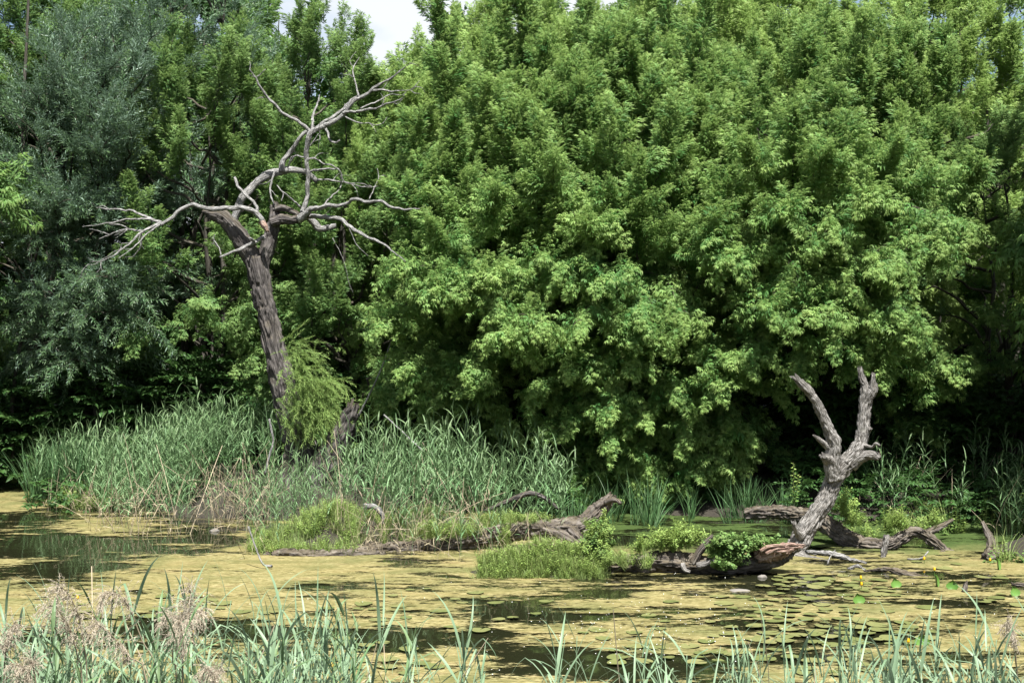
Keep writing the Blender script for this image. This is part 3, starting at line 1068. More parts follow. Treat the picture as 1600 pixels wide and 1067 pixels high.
for k in range(96):
    px_, py_ = ru.uniform(670, 1490), ru.uniform(40, 460)
    Y_ = np.interp(py_, [0, 250, 460], [20.9, 19.5, 18.7]) + ru.normal(0, .25) + (.5 if px_ > 1380 or px_ < 700 else 0)
    (mL if px_ < 850 else mC if px_ < 1130 else mR).append(W(px_, py_, Y_))
MAPLE_G = 'ash leaved maples on the far bank'
for args in [
    ('light green maple thicket just right of the dead tree, boughs bent low', W(790, 700, 21.0)[:2], 5.7, 2.0, 50, 101, mL, 1.3, 3),
    ('large light green maple in the middle, lowest leaves touching the water', W(985, 700, 20.6)[:2], 6.0, 2.1, 60, 102, mC, 1.1, 4),
    ('broad maple behind the forked snag, bright boughs reaching to its right', W(1260, 700, 20.4)[:2], 6.0, 2.1, 54, 103, mR, 2.1, 4)]:
    lab, bxy, H_, R_, nb_, sd, ex, zl, ns_ = args
    gz = float(ground_h(bxy[0], bxy[1]))
    _, c_ = tree(lab, 'tree', (bxy[0], bxy[1], gz), H_, R_, ['maple'], nb_, sd, scl=.74, spacing=.095, zlow=zl, extra=ex, stems=ns_, front=.35)
    total += c_
# second row and left side
rows = [  # last value lightens the leaf colour so upper crowns look more brightly lit
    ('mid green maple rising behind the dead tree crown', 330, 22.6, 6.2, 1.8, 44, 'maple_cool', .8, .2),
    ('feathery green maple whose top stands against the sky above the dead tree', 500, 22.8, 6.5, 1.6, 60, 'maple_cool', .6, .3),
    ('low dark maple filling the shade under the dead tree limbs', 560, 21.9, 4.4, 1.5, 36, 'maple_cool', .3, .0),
    ('slender light green maple between dead tree and front thicket', 650, 23.0, 5.9, 1.5, 50, 'maple', 1.0, .5),
    ('rounded maple top seen behind the front thicket at upper middle', 830, 24.0, 7.1, 2.1, 70, 'maple', 2.0, .8),
    ('tall maple top behind the large middle maple', 1060, 24.3, 7.4, 2.2, 74, 'maple', 2.0, .8),
    ('tall pale maple top above the snag with sky between its shoots', 1240, 24.2, 7.5, 2.0, 66, 'maple', 2.0, .8),
    ('loose yellow green maple with sky gaps at the upper right', 1430, 23.4, 7.4, 1.8, 62, 'maple', 1.6, .8),
    ('thin maple at the right edge with bright sky showing through', 1570, 24.2, 7.6, 1.5, 40, 'maple', 2.0, .6),
    ('dark green maple at the lower right edge above the reeds', 1580, 20.8, 4.6, 1.6, 34, 'maple_cool', 1.3, .0),
    ('shaded maple at the left edge behind the willow', 60, 24.5, 7.6, 1.9, 40, 'maple_cool', 1.5, .0)]
for (lab, px_, Y_, H_, R_, nb_, kd, zl, tb_) in rows:
    x_ = X0c(px_, Y_)
    _, c_ = tree(lab, 'tree', (x_, Y_, float(ground_h(x_, Y_))), H_, R_, [kd], nb_, int(px_ * 7 + Y_), zlow=zl, stems=3, front=.3, tintb=tb_, branch_parts=10, trunk_r=.08, spacing=.105, scl=.68)
    total += c_
# willows on the left
wil = [W(60, 150, 21.2), W(90, 110, 21.3), W(130, 180, 20.9), W(180, 150, 21.0), W(60, 210, 21.0), W(150, 230, 20.8), W(250, 50, 21.6), W(230, 110, 21.4), W(200, 200, 21.0), W(100, 470, 20.9), W(50, 480, 20.9), W(150, 440, 20.7),
       W(200, 460, 20.7), W(180, 420, 20.8), W(80, 540, 20.9), W(130, 500, 20.6), W(30, 510, 21.0), W(220, 500, 20.9), W(110, 580, 20.9), W(160, 350, 21.0), W(120, 300, 21.1), W(200, 320, 21.2), W(60, 380, 21.1)]
x_ = X0c(150, 22.6)
_, c_ = tree('silvery willow with wind turned leaves at the upper left', 'tree', (x_, 22.6, .5), 6.6, 1.9, ['willow'], 56, 301, zlow=1.2, extra=wil, stems=2, name='willow_tree', trunk_r=.10, front=.35, sidelen=.6, spacing=.11, tipup=.3)
total += c_
x_ = X0c(300, 23.8)
_, c_ = tree('grey green willow standing behind, its top between silvery willow and maples', 'tree', (x_, 23.8, .5), 8.0, 1.8, ['willow'], 44, 302, zlow=2.0, stems=2, name='willow_tree', trunk_r=.09, front=.3, spacing=.13, tipup=.3)
total += c_
# taller wood behind
back = []
for k, (px_, Y_, H_) in enumerate([(-80, 27, 9.2), (50, 28, 9.4), (190, 28.5, 9.4), (400, 30, 8.6), (300, 27.5, 8.0), (450, 27, 6.4), (560, 27.5, 5.4), (690, 27, 6.1), (800, 31, 8.3), (900, 28, 7.3), (1020, 28.5, 7.6), (1150, 28, 7.6), (1290, 28.5, 7.4), (1420, 28, 6.9), (1540, 28.5, 5.4), (1680, 27, 6.0)]):
    back.append((px_, Y_, H_))
wh = ['far left outside corner', 'above the left edge', 'behind the silvery willow', 'darkest top at upper left above the dead tree', 'behind the grey green willow', 'low behind the dead tree', 'low under the sky gap right of the dead tree', 'left of the middle sky gap', 'dark round top at upper middle', 'right of the dark round top', 'behind the large middle maple', 'above the middle maple to its right', 'behind the snag maple', 'at the upper right behind loose maple', 'by the right edge in the rear', 'beyond the right edge']
for k, (px_, Y_, H_) in enumerate(back):
    x_ = X0c(px_, Y_)
    dark = k in (3, 8)
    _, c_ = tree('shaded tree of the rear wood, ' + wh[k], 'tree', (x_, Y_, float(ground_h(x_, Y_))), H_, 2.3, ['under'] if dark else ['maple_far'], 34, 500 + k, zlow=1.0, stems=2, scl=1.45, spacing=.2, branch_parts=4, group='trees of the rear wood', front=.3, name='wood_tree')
    total += c_
# unseen trees added beyond both edges to shade the left shore and right bank
for k, (x_, Y_) in enumerate([(-9.4, 20.5), (7.9, 15.6), (8.3, 18.4)]):
    _, c_ = tree(['tall unseen shade tree just beyond the left edge by the shore', 'unseen shade tree added beyond the right edge over the near bank', 'unseen shade tree added beyond the right edge behind the bank reeds'][k], 'tree', (x_, Y_, float(ground_h(x_, Y_))), 8.5, 2.2, ['maple_far'], 34, 700 + k, zlow=1.5, stems=2, scl=1.45, spacing=.2, branch_parts=4, name='shade_tree')
    total += c_


# understory
def bush_mass(name, label, boxes, kinds, seed, scl=1.3):
    r = np.random.default_rng(seed)
    pts, dirs = [], []
    for (x0, x1, y0, y1, z0, z1, n) in boxes:
        x = r.uniform(x0, x1, n)
        y = r.uniform(y0, y1, n)
        g = ground_h(x, y)
        top = z0 + (z1 - z0) * (.35 + .75 * fbm(np.stack([x * .9, y * .9, x * 0], -1), seed, 3))
        z = g + z0 + (top - z0) * r.uniform(0, 1, n) ** .6
        pts.append(np.stack([x, y, z], -1))
        d = r.normal(0, 1, (n, 3))
        d[:, 1] -= .5
        d[:, 2] = np.abs(d[:, 2]) * .3
        dirs.append(norm(d))
    pts = np.concatenate(pts)
    dirs = np.concatenate(dirs)
    o = scatter(name, kinds, pts, frame_euler(dirs, norm(np.array([0, 0, 1.]) + r.normal(0, .3, dirs.shape))), r.uniform(.8, 1.3, len(pts)) * scl, r.uniform(0, .3, len(pts)), r=r)
    tag(o, label, 'undergrowth', kind='stuff')
    return len(pts)


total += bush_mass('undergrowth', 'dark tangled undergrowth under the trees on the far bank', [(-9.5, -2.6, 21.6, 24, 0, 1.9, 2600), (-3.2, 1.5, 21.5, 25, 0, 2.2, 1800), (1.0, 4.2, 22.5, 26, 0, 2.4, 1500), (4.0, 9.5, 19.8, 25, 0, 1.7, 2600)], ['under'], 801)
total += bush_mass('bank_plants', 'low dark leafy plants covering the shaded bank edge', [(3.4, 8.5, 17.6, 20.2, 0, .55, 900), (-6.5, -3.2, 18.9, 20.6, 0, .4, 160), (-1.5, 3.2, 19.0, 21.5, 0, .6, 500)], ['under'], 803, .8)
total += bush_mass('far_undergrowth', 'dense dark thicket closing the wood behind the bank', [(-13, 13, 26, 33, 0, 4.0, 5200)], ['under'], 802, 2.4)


# ------------------------------------------------------------------ dead wood
def limb(root, name, pts, Y0, Y1=None, mat='deadwood', seg=8, step=.06, ridge=0.0, lump=.10, jag0=0.0, jag1=0.3, seed=None, kr=None, ks=None, wig=0.0, buf=None, parent=None, ysl=None):
    """a limb given by photo positions and half widths, running from depth Y0 to Y1"""
    pts = np.array(pts, float)
    Y1 = Y0 if Y1 is None else Y1
    d = np.r_[0, np.cumsum(np.hypot(np.diff(pts[:, 0]), np.diff(pts[:, 1])))]
    f = d / max(d[-1], 1e-6)
    Ys = ysl if ysl is not None else Y0 + (Y1 - Y0) * f
    C = np.array([P(a[0], a[1], y) for a, y in zip(pts, Ys)])
    R = pts[:, 2] * np.array([mpp(y) for y in Ys])
    o3 = np.array(root.location)
    if root.name.startswith('dead_tree') and name in ('trunk', 'branch'):
        R = R * (.95 if name == 'trunk' else .78)
    b = buf or Buf()
    seed = seed if seed is not None else int(pts[0, 0] * 3 + pts[0, 1])
    sweep(b, C - o3, R, seg, step, seed, ridge, lump, jag0, jag1, kr=kr, ks=ks, wig=wig)
    if buf is not None:
        return None
    return link(name, b.mesh(name, M[mat]), parent or root)


DY = 20.0
g0 = P(478, 742, DY)
dead = empty('dead_tree', (g0[0], DY, float(ground_h(g0[0], DY))), 'leaning dead willow with bare grey crown and green shoots on its trunk', 'dead tree')
limb(dead, 'trunk', [(512, 778, 50), (492, 742, 38), (473, 702, 28), (456, 658, 23), (442, 597, 20.5), (427, 538, 18), (419, 499, 17), (411, 465, 17), (404, 430, 18), (398, 404, 17)], DY, DY - .1, 'bark', 84, .018, ridge=.055, lump=.12, jag1=.2)
limb(dead, 'branch', [(404, 425, 16), (390, 398, 19), (374, 372, 18), (360, 352, 17), (346, 338, 17), (330, 333, 15), (321, 333, 9)], DY - .05, DY - .25, 'bark', 32, .02, ridge=.035, lump=.2, jag1=.7)
limb(dead, 'branch', [(405, 425, 16), (417, 392, 16), (425, 362, 15), (429, 340, 13), (428, 322, 10)], DY, DY, 'bark', 32, .02, ridge=.03, lump=.2, jag1=.9)
limb(dead, 'branch', [(424, 348, 9), (440, 343, 11), (458, 344, 9), (472, 340, 8), (484, 332, 6)], DY - .1, DY - .2, 'bark', 28, .02, ridge=.025, lump=.25, jag1=.4)
limb(dead, 'branch', [(428, 328, 6), (442, 325, 7), (458, 331, 6), (470, 338, 5)], DY - .05, DY - .15, 'bark', 20, .03, ridge=.015, lump=.25, jag1=.5)
DB = [
    ([(412, 352, 5.5), (405, 340, 5.5), (380, 328, 5), (337, 327, 4.6), (297, 323, 4.4), (274, 335, 4.2), (251, 349, 3.6)], -.35, -.6),
    ([(253, 348, 3.2), (235, 341, 3), (204, 330, 2), (176, 327, 1.6), (151, 326, 1.0)], -.6, -.2),
    ([(251, 349, 3.2), (221, 363, 2.6), (202, 380, 2), (185, 393, 1.7), (158, 409, 1.0)], -.6, -.9),
    ([(236, 343, 2), (207, 342, 1.6), (170, 349, 1.2), (130, 355, .8)], -.6, -.9),
    ([(222, 361, 2), (200, 358, 1.8), (172, 367, 1.4), (155, 374, 1.0)], -.62, -.3),
    ([(221, 363, 1.7), (220, 384, 1.5), (216, 392, 1.2), (207, 402, 1.0)], -.62, -.5),
    ([(202, 358, 1.4), (186, 352, 1.2), (171, 351, .8)], -.6, -.7),
    ([(190, 388, 1.3), (172, 398, 1.1), (150, 412, .8), (138, 413, .6)], -.8, -.6),
    ([(251, 350, 1.6), (228, 367, 1.4), (207, 388, 1.1), (185, 404, .9)], -.6, -1.2),
    ([(172, 328, 1.2), (160, 322, .9), (152, 325, .6)], -.4, -.3),
    ([(172, 367, 1.1), (150, 360, .8), (139, 358, .6)], -.45, -.3),
    ([(362, 352, 8), (372, 328, 8), (383, 305, 8), (400, 287, 8), (419, 275, 8), (443, 268, 7.5), (470, 269, 5.5), (484, 274, 5), (495, 281, 5)], .1, .25),
    ([(440, 268, 6), (443, 254, 5.4), (450, 240, 4.6), (461, 225, 4.2), (472, 212, 4), (482, 206, 4)], .15, .05),
    ([(473, 332, 6), (477, 304, 4.6), (478, 269, 4.6), (479, 237, 5), (485, 209, 5.6), (505, 195, 5.2), (536, 178, 4.4), (554, 160, 4), (585, 139, 3.2), (605, 128, 2.2), (620, 115, 1.6), (639, 99, .8)], -.15, -.5),
    ([(536, 177, 3), (571, 172, 2.4), (596, 166, 1.9), (612, 160, 1.6), (629, 153, 1.0), (628, 148, .7)], -.35, -1.0),
    ([(580, 142, 2.2), (596, 140, 2), (612, 143, 1.6), (641, 141, .8), (650, 136, .6)], -.4, -.9),
    ([(487, 207, 4), (470, 195, 3), (447, 181, 3), (430, 167, 2.7), (417, 153, 2.6), (408, 138, 2.2), (400, 121, 1.8), (390, 109, 1.0)], -.1, -.5),
    ([(401, 121, 1.4), (407, 115, 1.1), (415, 108, .8)], -.45, -.5),
    ([(561, 152, 2), (557, 138, 1.6), (553, 122, 1.5), (553, 106, 1.2), (561, 90, .8)], .2, .5),
    ([(505, 196, 2.6), (511, 206, 2.3), (516, 217, 2.2), (524, 222, 2.2), (530, 219, 1.6)], -.05, -.3),
    ([(487, 203, 2.6), (491, 176, 2.2), (497, 160, 1.6), (500, 148, .9)], 0, .5),
    ([(490, 203, 3), (520, 183, 3), (539, 167, 3.6), (551, 154, 3), (566, 149, 2)], .1, .3),
    ([(540, 183, 1.6), (561, 192, 1.3), (577, 193, 1.0), (587, 196, .7)], .1, -.4),
    ([(563, 170, 1.8), (592, 157, 1.4), (611, 148, 1), (628, 149, .8)], .2, .6),
    ([(468, 343, 8), (484, 328, 6), (505, 322, 4.6), (526, 323, 3.8), (541, 317, 3.5), (556, 312, 3.2), (589, 316, 3), (612, 322, 2.6), (634, 326, 2.2), (655, 327, 1.6), (664, 320, .8)], -.2, -1.5),
    ([(476, 337, 6), (488, 339, 4.8), (505, 338, 4.4), (529, 341, 4.2), (543, 350, 3.8), (558, 361, 3.4), (589, 376, 2.7), (603, 384, 2.2), (617, 396, 1.6), (634, 408, .8)], -.1, -1.7),
    ([(478, 336, 6), (490, 348, 7), (500, 358, 7), (512, 361, 6.4), (523, 359, 5)], 0, .1),
    ([(477, 252, 2.2), (490, 248, 2), (505, 255, 1.8), (526, 262, 1.6), (533, 272, 1.4), (541, 286, 1.2), (565, 287, 1.0), (578, 293, .7)], 0, .3),
    ([(480, 270, 2.6), (500, 265, 2.2), (522, 264, 1.6)], -.1, -.4),
    ([(495, 281, 2), (520, 282, 1.6), (548, 287, 1.3), (572, 293, 1.2), (590, 290, .8)], .2, .5),
    ([(367, 278, 2.6), (373, 291, 2.8), (384, 304, 3), (394, 313, 3), (402, 322, 3.2), (403, 338, 3.6)], .1, -.3),
    ([(430, 266, 1.9), (426, 280, 1.9), (422, 295, 1.9), (424, 308, 1.8), (428, 320, 1.5)], .1, -.1),
    ([(344, 402, 2.2), (362, 396, 2.6), (380, 388, 3), (398, 378, 3.6), (412, 370, 4.2)], -.45, -.2),
    ([(346, 400, 1.3), (342, 388, 1.1), (336, 376, .9), (329, 369, .6)], -.4, -.3),
    ([(442, 300, 1.4), (454, 310, 1.7), (470, 323, 2.2)], -.3, -.1),
    ([(478, 247, 1.6), (464, 243, 1.6), (456, 250, 1.4), (450, 262, 1.3)], -.1, .1),
    ([(480, 234, 1.3), (489, 222, 1.2), (499, 210, 1.0), (498, 232, .8)], -.1, -.2),
    ([(577, 312, 1.2), (584, 296, 1.0), (592, 277, .9), (590, 264, .7)], -.4, -.2),
    ([(505, 322, 1.5), (515, 310, 1.3), (530, 296, 1.0), (534, 286, .8)], -.3, .1),
    ([(543, 350, 1.2), (556, 380, .9), (575, 400, .6)], -.5, -.4),
    ([(433, 290, 1.3), (442, 303, 1.2), (440, 315, 1)], .1, 0),
    ([(390, 372, 2), (398, 378, 3), (400, 384, 2.5)], -.4, -.2),
    ([(520, 372, .8), (536, 405, .7), (545, 440, .6), (552, 458, .5)], .0, .2),
]
for k, (pp, a0, a1) in enumerate(DB):
    limb(dead, 'branch', pp, DY + a0, DY + a1, 'deadwood', 12, .03, ridge=.006 if pp[0][2] > 4 else 0, lump=.35, wig=1.1, jag1=.5, jag0=.4, seed=900 + k)
limb(dead, 'torn_end', [(408, 346, 5.5), (413, 353, 5.5), (417, 361, 3.2)], DY - .36, DY - .36, 'torn', 14, .01, ridge=.01, lump=.3, jag0=.2, jag1=1.5)
# fine dead twigs along the outer limbs
r_ = np.random.default_rng(5)
tw = Buf()
for k in range(90):
    pp, a0, a1 = DB[int(r_.integers(len(DB)))]
    if len(pp) < 4 or pp[-1][2] > 1.5:
        continue
    i = int(r_.integers(1, len(pp)))
    f = i / (len(pp) - 1)
    x, y, _r = pp[i]
    pxd, pyd = pp[i][0] - pp[i - 1][0], pp[i][1] - pp[i - 1][1]
    L = r_.uniform(8, 26)
    an = math.atan2(pyd, pxd) + r_.choice([-1, 1]) * r_.uniform(.4, 1.0)
    an2 = an + r_.normal(0, .4)
    limb(dead, '', [(x, y, .7), (x + math.cos(an) * L * .5, y + math.sin(an) * L * .5, .6), (x + math.cos(an2) * L, y + math.sin(an2) * L, .35)], DY + a0 + (a1 - a0) * f, DY + a0 + (a1 - a0) * f + r_.normal(0, .2), seg=4, step=.1, lump=0, jag1=0, buf=tw)
link('twigs', tw.mesh('twigs', M['deadwood']), dead)['kind'] = 'stuff'
# split base and second stump of the same trunk
limb(dead, 'stump', [(495, 765, 36), (517, 722, 27), (534, 684, 21), (545, 655, 15), (551, 636, 9)], DY - .3, DY - .6, 'bark', 40, .02, ridge=.05, lump=.3, jag1=1.2)
limb(dead, 'root', [(470, 720, 26), (455, 748, 22), (440, 775, 14), (432, 800, 8)], DY, DY - .9, 'bark', 24, .03, ridge=.03, lump=.25)
limb(dead, 'root', [(500, 735, 24), (530, 752, 20), (560, 770, 10)], DY, DY - .7, 'bark', 24, .03, ridge=.03, lump=.25)
# willow shoots on the trunk
pts, dirs = [], []
for k in range(460):
    t_ = r_.uniform(0, 1) ** .8
    if t_ < .45:
        c = P(446 + 85 * r_.uniform(0, .75) * (t_ / .45) ** .5, 528 + 150 * t_ / .45 * .75, DY - .35 - .45 * r_.uniform(0, 1))
    else:
        c = P(484 + 22 * r_.normal(0, 1), 590 + 120 * (t_ - .45), DY - .35 - .25 * r_.uniform(0, 1))
    pts.append(c - np.array(dead.location) + r_.normal(0, .04, 3))
    dirs.append(norm(np.array([.55, -.5, .1 - 1.1 * t_]) + r_.normal(0, .4, 3)))
dirs = np.array(dirs)
scatter('shoots', ['shoot'], pts, frame_euler(dirs, norm(np.array([0, 0, 1.]) + r_.normal(0, .4, dirs.shape))), r_.uniform(.55, 1.05, len(pts)), np.clip(1.0 - np.linspace(0, 1, len(pts)) * 0 + r_.normal(-.4, .3, len(pts)), 0, 1), dead)

for k, (lab, pp, y_) in enumerate([('slim dark stem rising through the silvery willow near the left edge', [(60, 640, 7), (56, 520, 6.5), (48, 420, 6), (38, 300, 5.5), (36, 180, 5), (42, 60, 4), (46, -40, 3)], 20.9),
                                   ('slim leaning stem in the gap between willow and dead tree', [(150, 560, 6), (168, 430, 5.5), (184, 330, 5), (205, 250, 4), (222, 190, 2.5)], 20.7),
                                   ('thin forked stem in the shade left of the willow foliage', [(20, 620, 5), (44, 470, 4.5), (56, 400, 4), (76, 345, 3), (96, 300, 2)], 20.8)]):
    c = P(pp[0][0], pp[0][1], y_)
    o = empty('slender_tree', (c[0], c[1], 0), lab, 'tree')
    pp = [(a_, b_, c_ * .62) for a_, b_, c_ in pp]
    limb(o, 'trunk', [(pp[0][0], 725, pp[0][2])] + pp, y_ + 1.3, y_ + 1.5, 'livebark', 10, .08, ridge=.006, lump=.12)

# standing snag in the water
SY = 15.25
g0 = P(1252, 862, SY)
snag = empty('forked_snag', (g0[0], SY, 0), 'bare grey forked trunk rising from the water, broken at its tips', 'snag')
kw = dict(mat='snagwood', lump=.16)
limb(snag, 'trunk', [(1236, 872, 17), (1250, 846, 16), (1264, 822, 15), (1277, 801, 14), (1292, 776, 13.5), (1303, 748, 13), (1320, 727, 14), (1334, 711, 13)], SY, SY + .1, 'snagwood', 64, .014, ridge=.035, lump=.16, jag1=.2)
limb(snag, 'branch', [(1322, 724, 12), (1338, 704, 12), (1347, 684, 10.5), (1350, 656, 9.5), (1352, 627, 9.5), (1352, 612, 8), (1351, 600, 6.5), (1346, 590, 5.5), (1344, 580, 4.5)], SY + .08, SY + .1, 'snagwood', 30, .018, ridge=.022, lump=.2, jag1=1.6)
limb(snag, 'branch', [(1355, 630, 7), (1361, 615, 8.5), (1365, 606, 8), (1364, 596, 4.5), (1365, 586, 3.5)], SY + .08, SY + .02, 'snagwood', 24, .018, ridge=.018, lump=.25, jag1=1.6)
limb(snag, 'branch', [(1303, 750, 12), (1300, 728, 13), (1302, 708, 12), (1303, 692, 11), (1296, 674, 9.5), (1289, 658, 9), (1282, 642, 8.5), (1274, 626, 8), (1264, 611, 7.5), (1254, 601, 6.5), (1243, 590, 5)], SY + .02, SY - .2, 'snagwood', 30, .018, ridge=.022, lump=.2, jag1=1.4)
limb(snag, 'branch', [(1303, 708, 9), (1293, 698, 6), (1285, 691, 4.5), (1278, 685, 3.5), (1272, 681, 2)], SY, SY - .15, 'snagwood', 16, .018, ridge=.01, lump=.3, jag1=1.4)
limb(snag, 'burl', [(1303, 728, 11), (1294, 718, 9.5), (1286, 712, 6)], SY, SY - .12, 'snagwood', 20, .018, ridge=.02, lump=.4, jag1=.8)
limb(snag, 'branch', [(1330, 726, 11), (1342, 717, 9), (1356, 711, 8), (1366, 711, 7.5), (1373, 716, 5)], SY + .1, SY - .05, 'snagwood', 22, .018, ridge=.016, lump=.2, jag1=.5)
limb(snag, 'branch', [(1348, 694, 3.6), (1356, 697, 3), (1363, 698, 2.6), (1369, 693, 2.8), (1375, 696, 1.6)], SY + .05, SY - .1, 'snagwood', 10, .02, lump=.35, jag1=1)
limb(snag, 'branch', [(1357, 668, 3), (1360, 672, 2.2), (1362, 669, 1.3)], SY + .05, SY, 'snagwood', 8, .02, lump=.3, jag1=1)
limb(snag, 'branch', [(1252, 838, 9), (1245, 828, 6), (1241, 817, 4)], SY - .05, SY - .15, 'snagwood', 16, .02, ridge=.01, lump=.3, jag1=1.2)
limb(snag, 'root', [(1240, 866, 12), (1262, 872, 7), (1290, 877, 4), (1305, 880, 2)], SY - .1, SY - .5, 'snagwood', 16, .03, ridge=.01, lump=.3)

# fallen trunks
def log(name, label, pts, ys, mat='bark_log', seg=72, step=.014, ridge=.046, lump=.2, j0=.6, j1=.6, cat='fallen trunk', kr=None, ks=None, seed=1):
    c = P(pts[0][0], pts[0][1], ys[0])
    root = empty(name, (c[0], c[1], 0), label, cat)
    limb(root, 'trunk', pts, ys[0], ys[-1], mat, seg, step, ridge, lump, j0, j1, seed, kr, ks, ysl=np.array(ys))
    return root


l1 = log('fallen_trunk', 'fissured fallen trunk at the reed island, its broken right end pointing up',
         [(520, 868, 12), (580, 862, 13), (640, 857, 13), (700, 852, 13), (764, 838, 14), (812, 829, 15), (855, 827, 16), (890, 826, 17), (916, 818, 15), (932, 803, 14), (945, 788, 11), (954, 776, 7)],
         [15.4, 15.45, 15.5, 15.55, 15.6, 15.65, 15.7, 15.7, 15.7, 15.7, 15.7, 15.7], seed=31, j1=1.3)
limb(l1, 'branch', [(895, 832, 11), (906, 842, 8), (914, 850, 5)], 15.6, 15.35, 'bark_log', 16, .02, ridge=.02, lump=.3)
limb(l1, 'branch', [(948, 785, 6), (956, 781, 4.5), (965, 782, 4), (969, 787, 3)], 15.65, 15.5, 'bark_log', 14, .02, ridge=.01, lump=.3)
limb(l1, 'branch', [(850, 826, 7), (880, 838, 8), (905, 850, 6)], 15.5, 15.3, 'bark_log', 16, .02, ridge=.02, lump=.3)
l1b = log('sunken_trunk', 'low dark trunk half hidden by straw at the left end of the reed island', [(415, 868, 6), (450, 866, 9), (500, 868, 10), (560, 866, 11), (600, 868, 7)], [15.15, 15.1, 15.1, 15.15, 15.2], seed=36, seg=26)
l2 = log('fallen_trunk', 'front fallen trunk overgrown with herbs beside the torn orange wood',
         [(905, 885, 9), (945, 881, 12), (1000, 879, 15), (1037, 877, 17), (1075, 880, 16), (1120, 884, 15), (1160, 882, 16), (1192, 873, 19), (1218, 866, 17), (1236, 861, 11)],
         [14.0, 14.0, 14.0, 14.0, 14.0, 14.0, 14.0, 14.0, 13.98, 13.95], seed=32)
limb(l2, 'torn_wood', [(1184, 870, 11), (1196, 864, 15.5), (1210, 861, 15), (1224, 858, 11), (1240, 855, 6), (1256, 852, 2.5)], 13.88, 13.85, 'torn', 30, .012, ridge=.035, lump=.35, jag0=.6, jag1=1.2)
limb(l2, 'splinter', [(1226, 866, 9), (1243, 858, 6), (1258, 851, 3.5), (1262, 850, 2)], 13.98, 13.95, 'snagwood', 16, .015, ridge=.012, lump=.3, jag1=1.2)
limb(l2, 'branch', [(1083, 880, 8), (1092, 863, 6.5), (1102, 850, 5.5), (1112, 838, 3.5)], 13.95, 13.9, 'bark_log', 16, .02, ridge=.012, lump=.25, jag1=1.4)
limb(l2, 'branch', [(1090, 884, 7), (1104, 880, 6), (1116, 875, 5)], 13.8, 13.75, 'snagwood', 14, .02, ridge=.01, lump=.3, jag1=1)
limb(l2, 'root', [(1066, 880, 4), (1070, 890, 3.5), (1078, 893, 2.5)], 13.75, 13.7, 'snagwood', 10, .02, lump=.3)
for q in range(5):
    limb(l2, 'splinter', [(1188 + q * 9, 860 - q * 1.5 + (q % 2) * 6, 4), (1204 + q * 9, 853 - q + (q % 3) * 5, 3.2), (1226 + q * 7, 852 + (q % 3) * 3, 1.4)], 13.76, 13.72, 'torn', 8, .015, lump=.4, jag1=1.2, seed=60 + q)
l3 = log('fallen_trunk', 'winding fallen trunk passing behind the forked snag, sawn left end raised',
         [(1165, 803, 9), (1184, 801, 10.5), (1218, 801, 11), (1252, 806, 12.5), (1289, 817, 14), (1309, 831, 14), (1333, 845, 14), (1356, 851, 11.5), (1387, 851, 10.5), (1408, 841, 9.5), (1426, 832, 8.5), (1445, 837, 8.5), (1464, 850, 8.5), (1480, 864, 9), (1500, 869, 6)],
         [16.6, 16.55, 16.45, 16.3, 16.1, 15.95, 15.8, 15.7, 15.65, 15.65, 15.65, 15.6, 15.55, 15.5, 15.45], seed=33, j0=.15, j1=1.0)
limb(l3, 'branch', [(1308, 835, 9), (1316, 850, 7.5), (1318, 868, 6)], 15.95, 15.8, 'bark_log', 18, .02, ridge=.02, lump=.25)
limb(l3, 'branch', [(1342, 852, 9), (1345, 866, 9.5), (1346, 878, 8)], 15.75, 15.65, 'bark_log', 18, .02, ridge=.02, lump=.25)
limb(l3, 'branch', [(1470, 862, 6), (1484, 874, 6), (1494, 872, 4), (1512, 872, 2)], 15.4, 15.2, 'bark_log', 14, .02, ridge=.015, lump=.5, jag1=1.3)
limb(l3, 'branch', [(1440, 838, 6), (1462, 826, 6), (1478, 818, 4), (1488, 812, 2.5)], 15.9, 16.3, 'bark_log', 14, .02, ridge=.015, lump=.3, jag1=1)
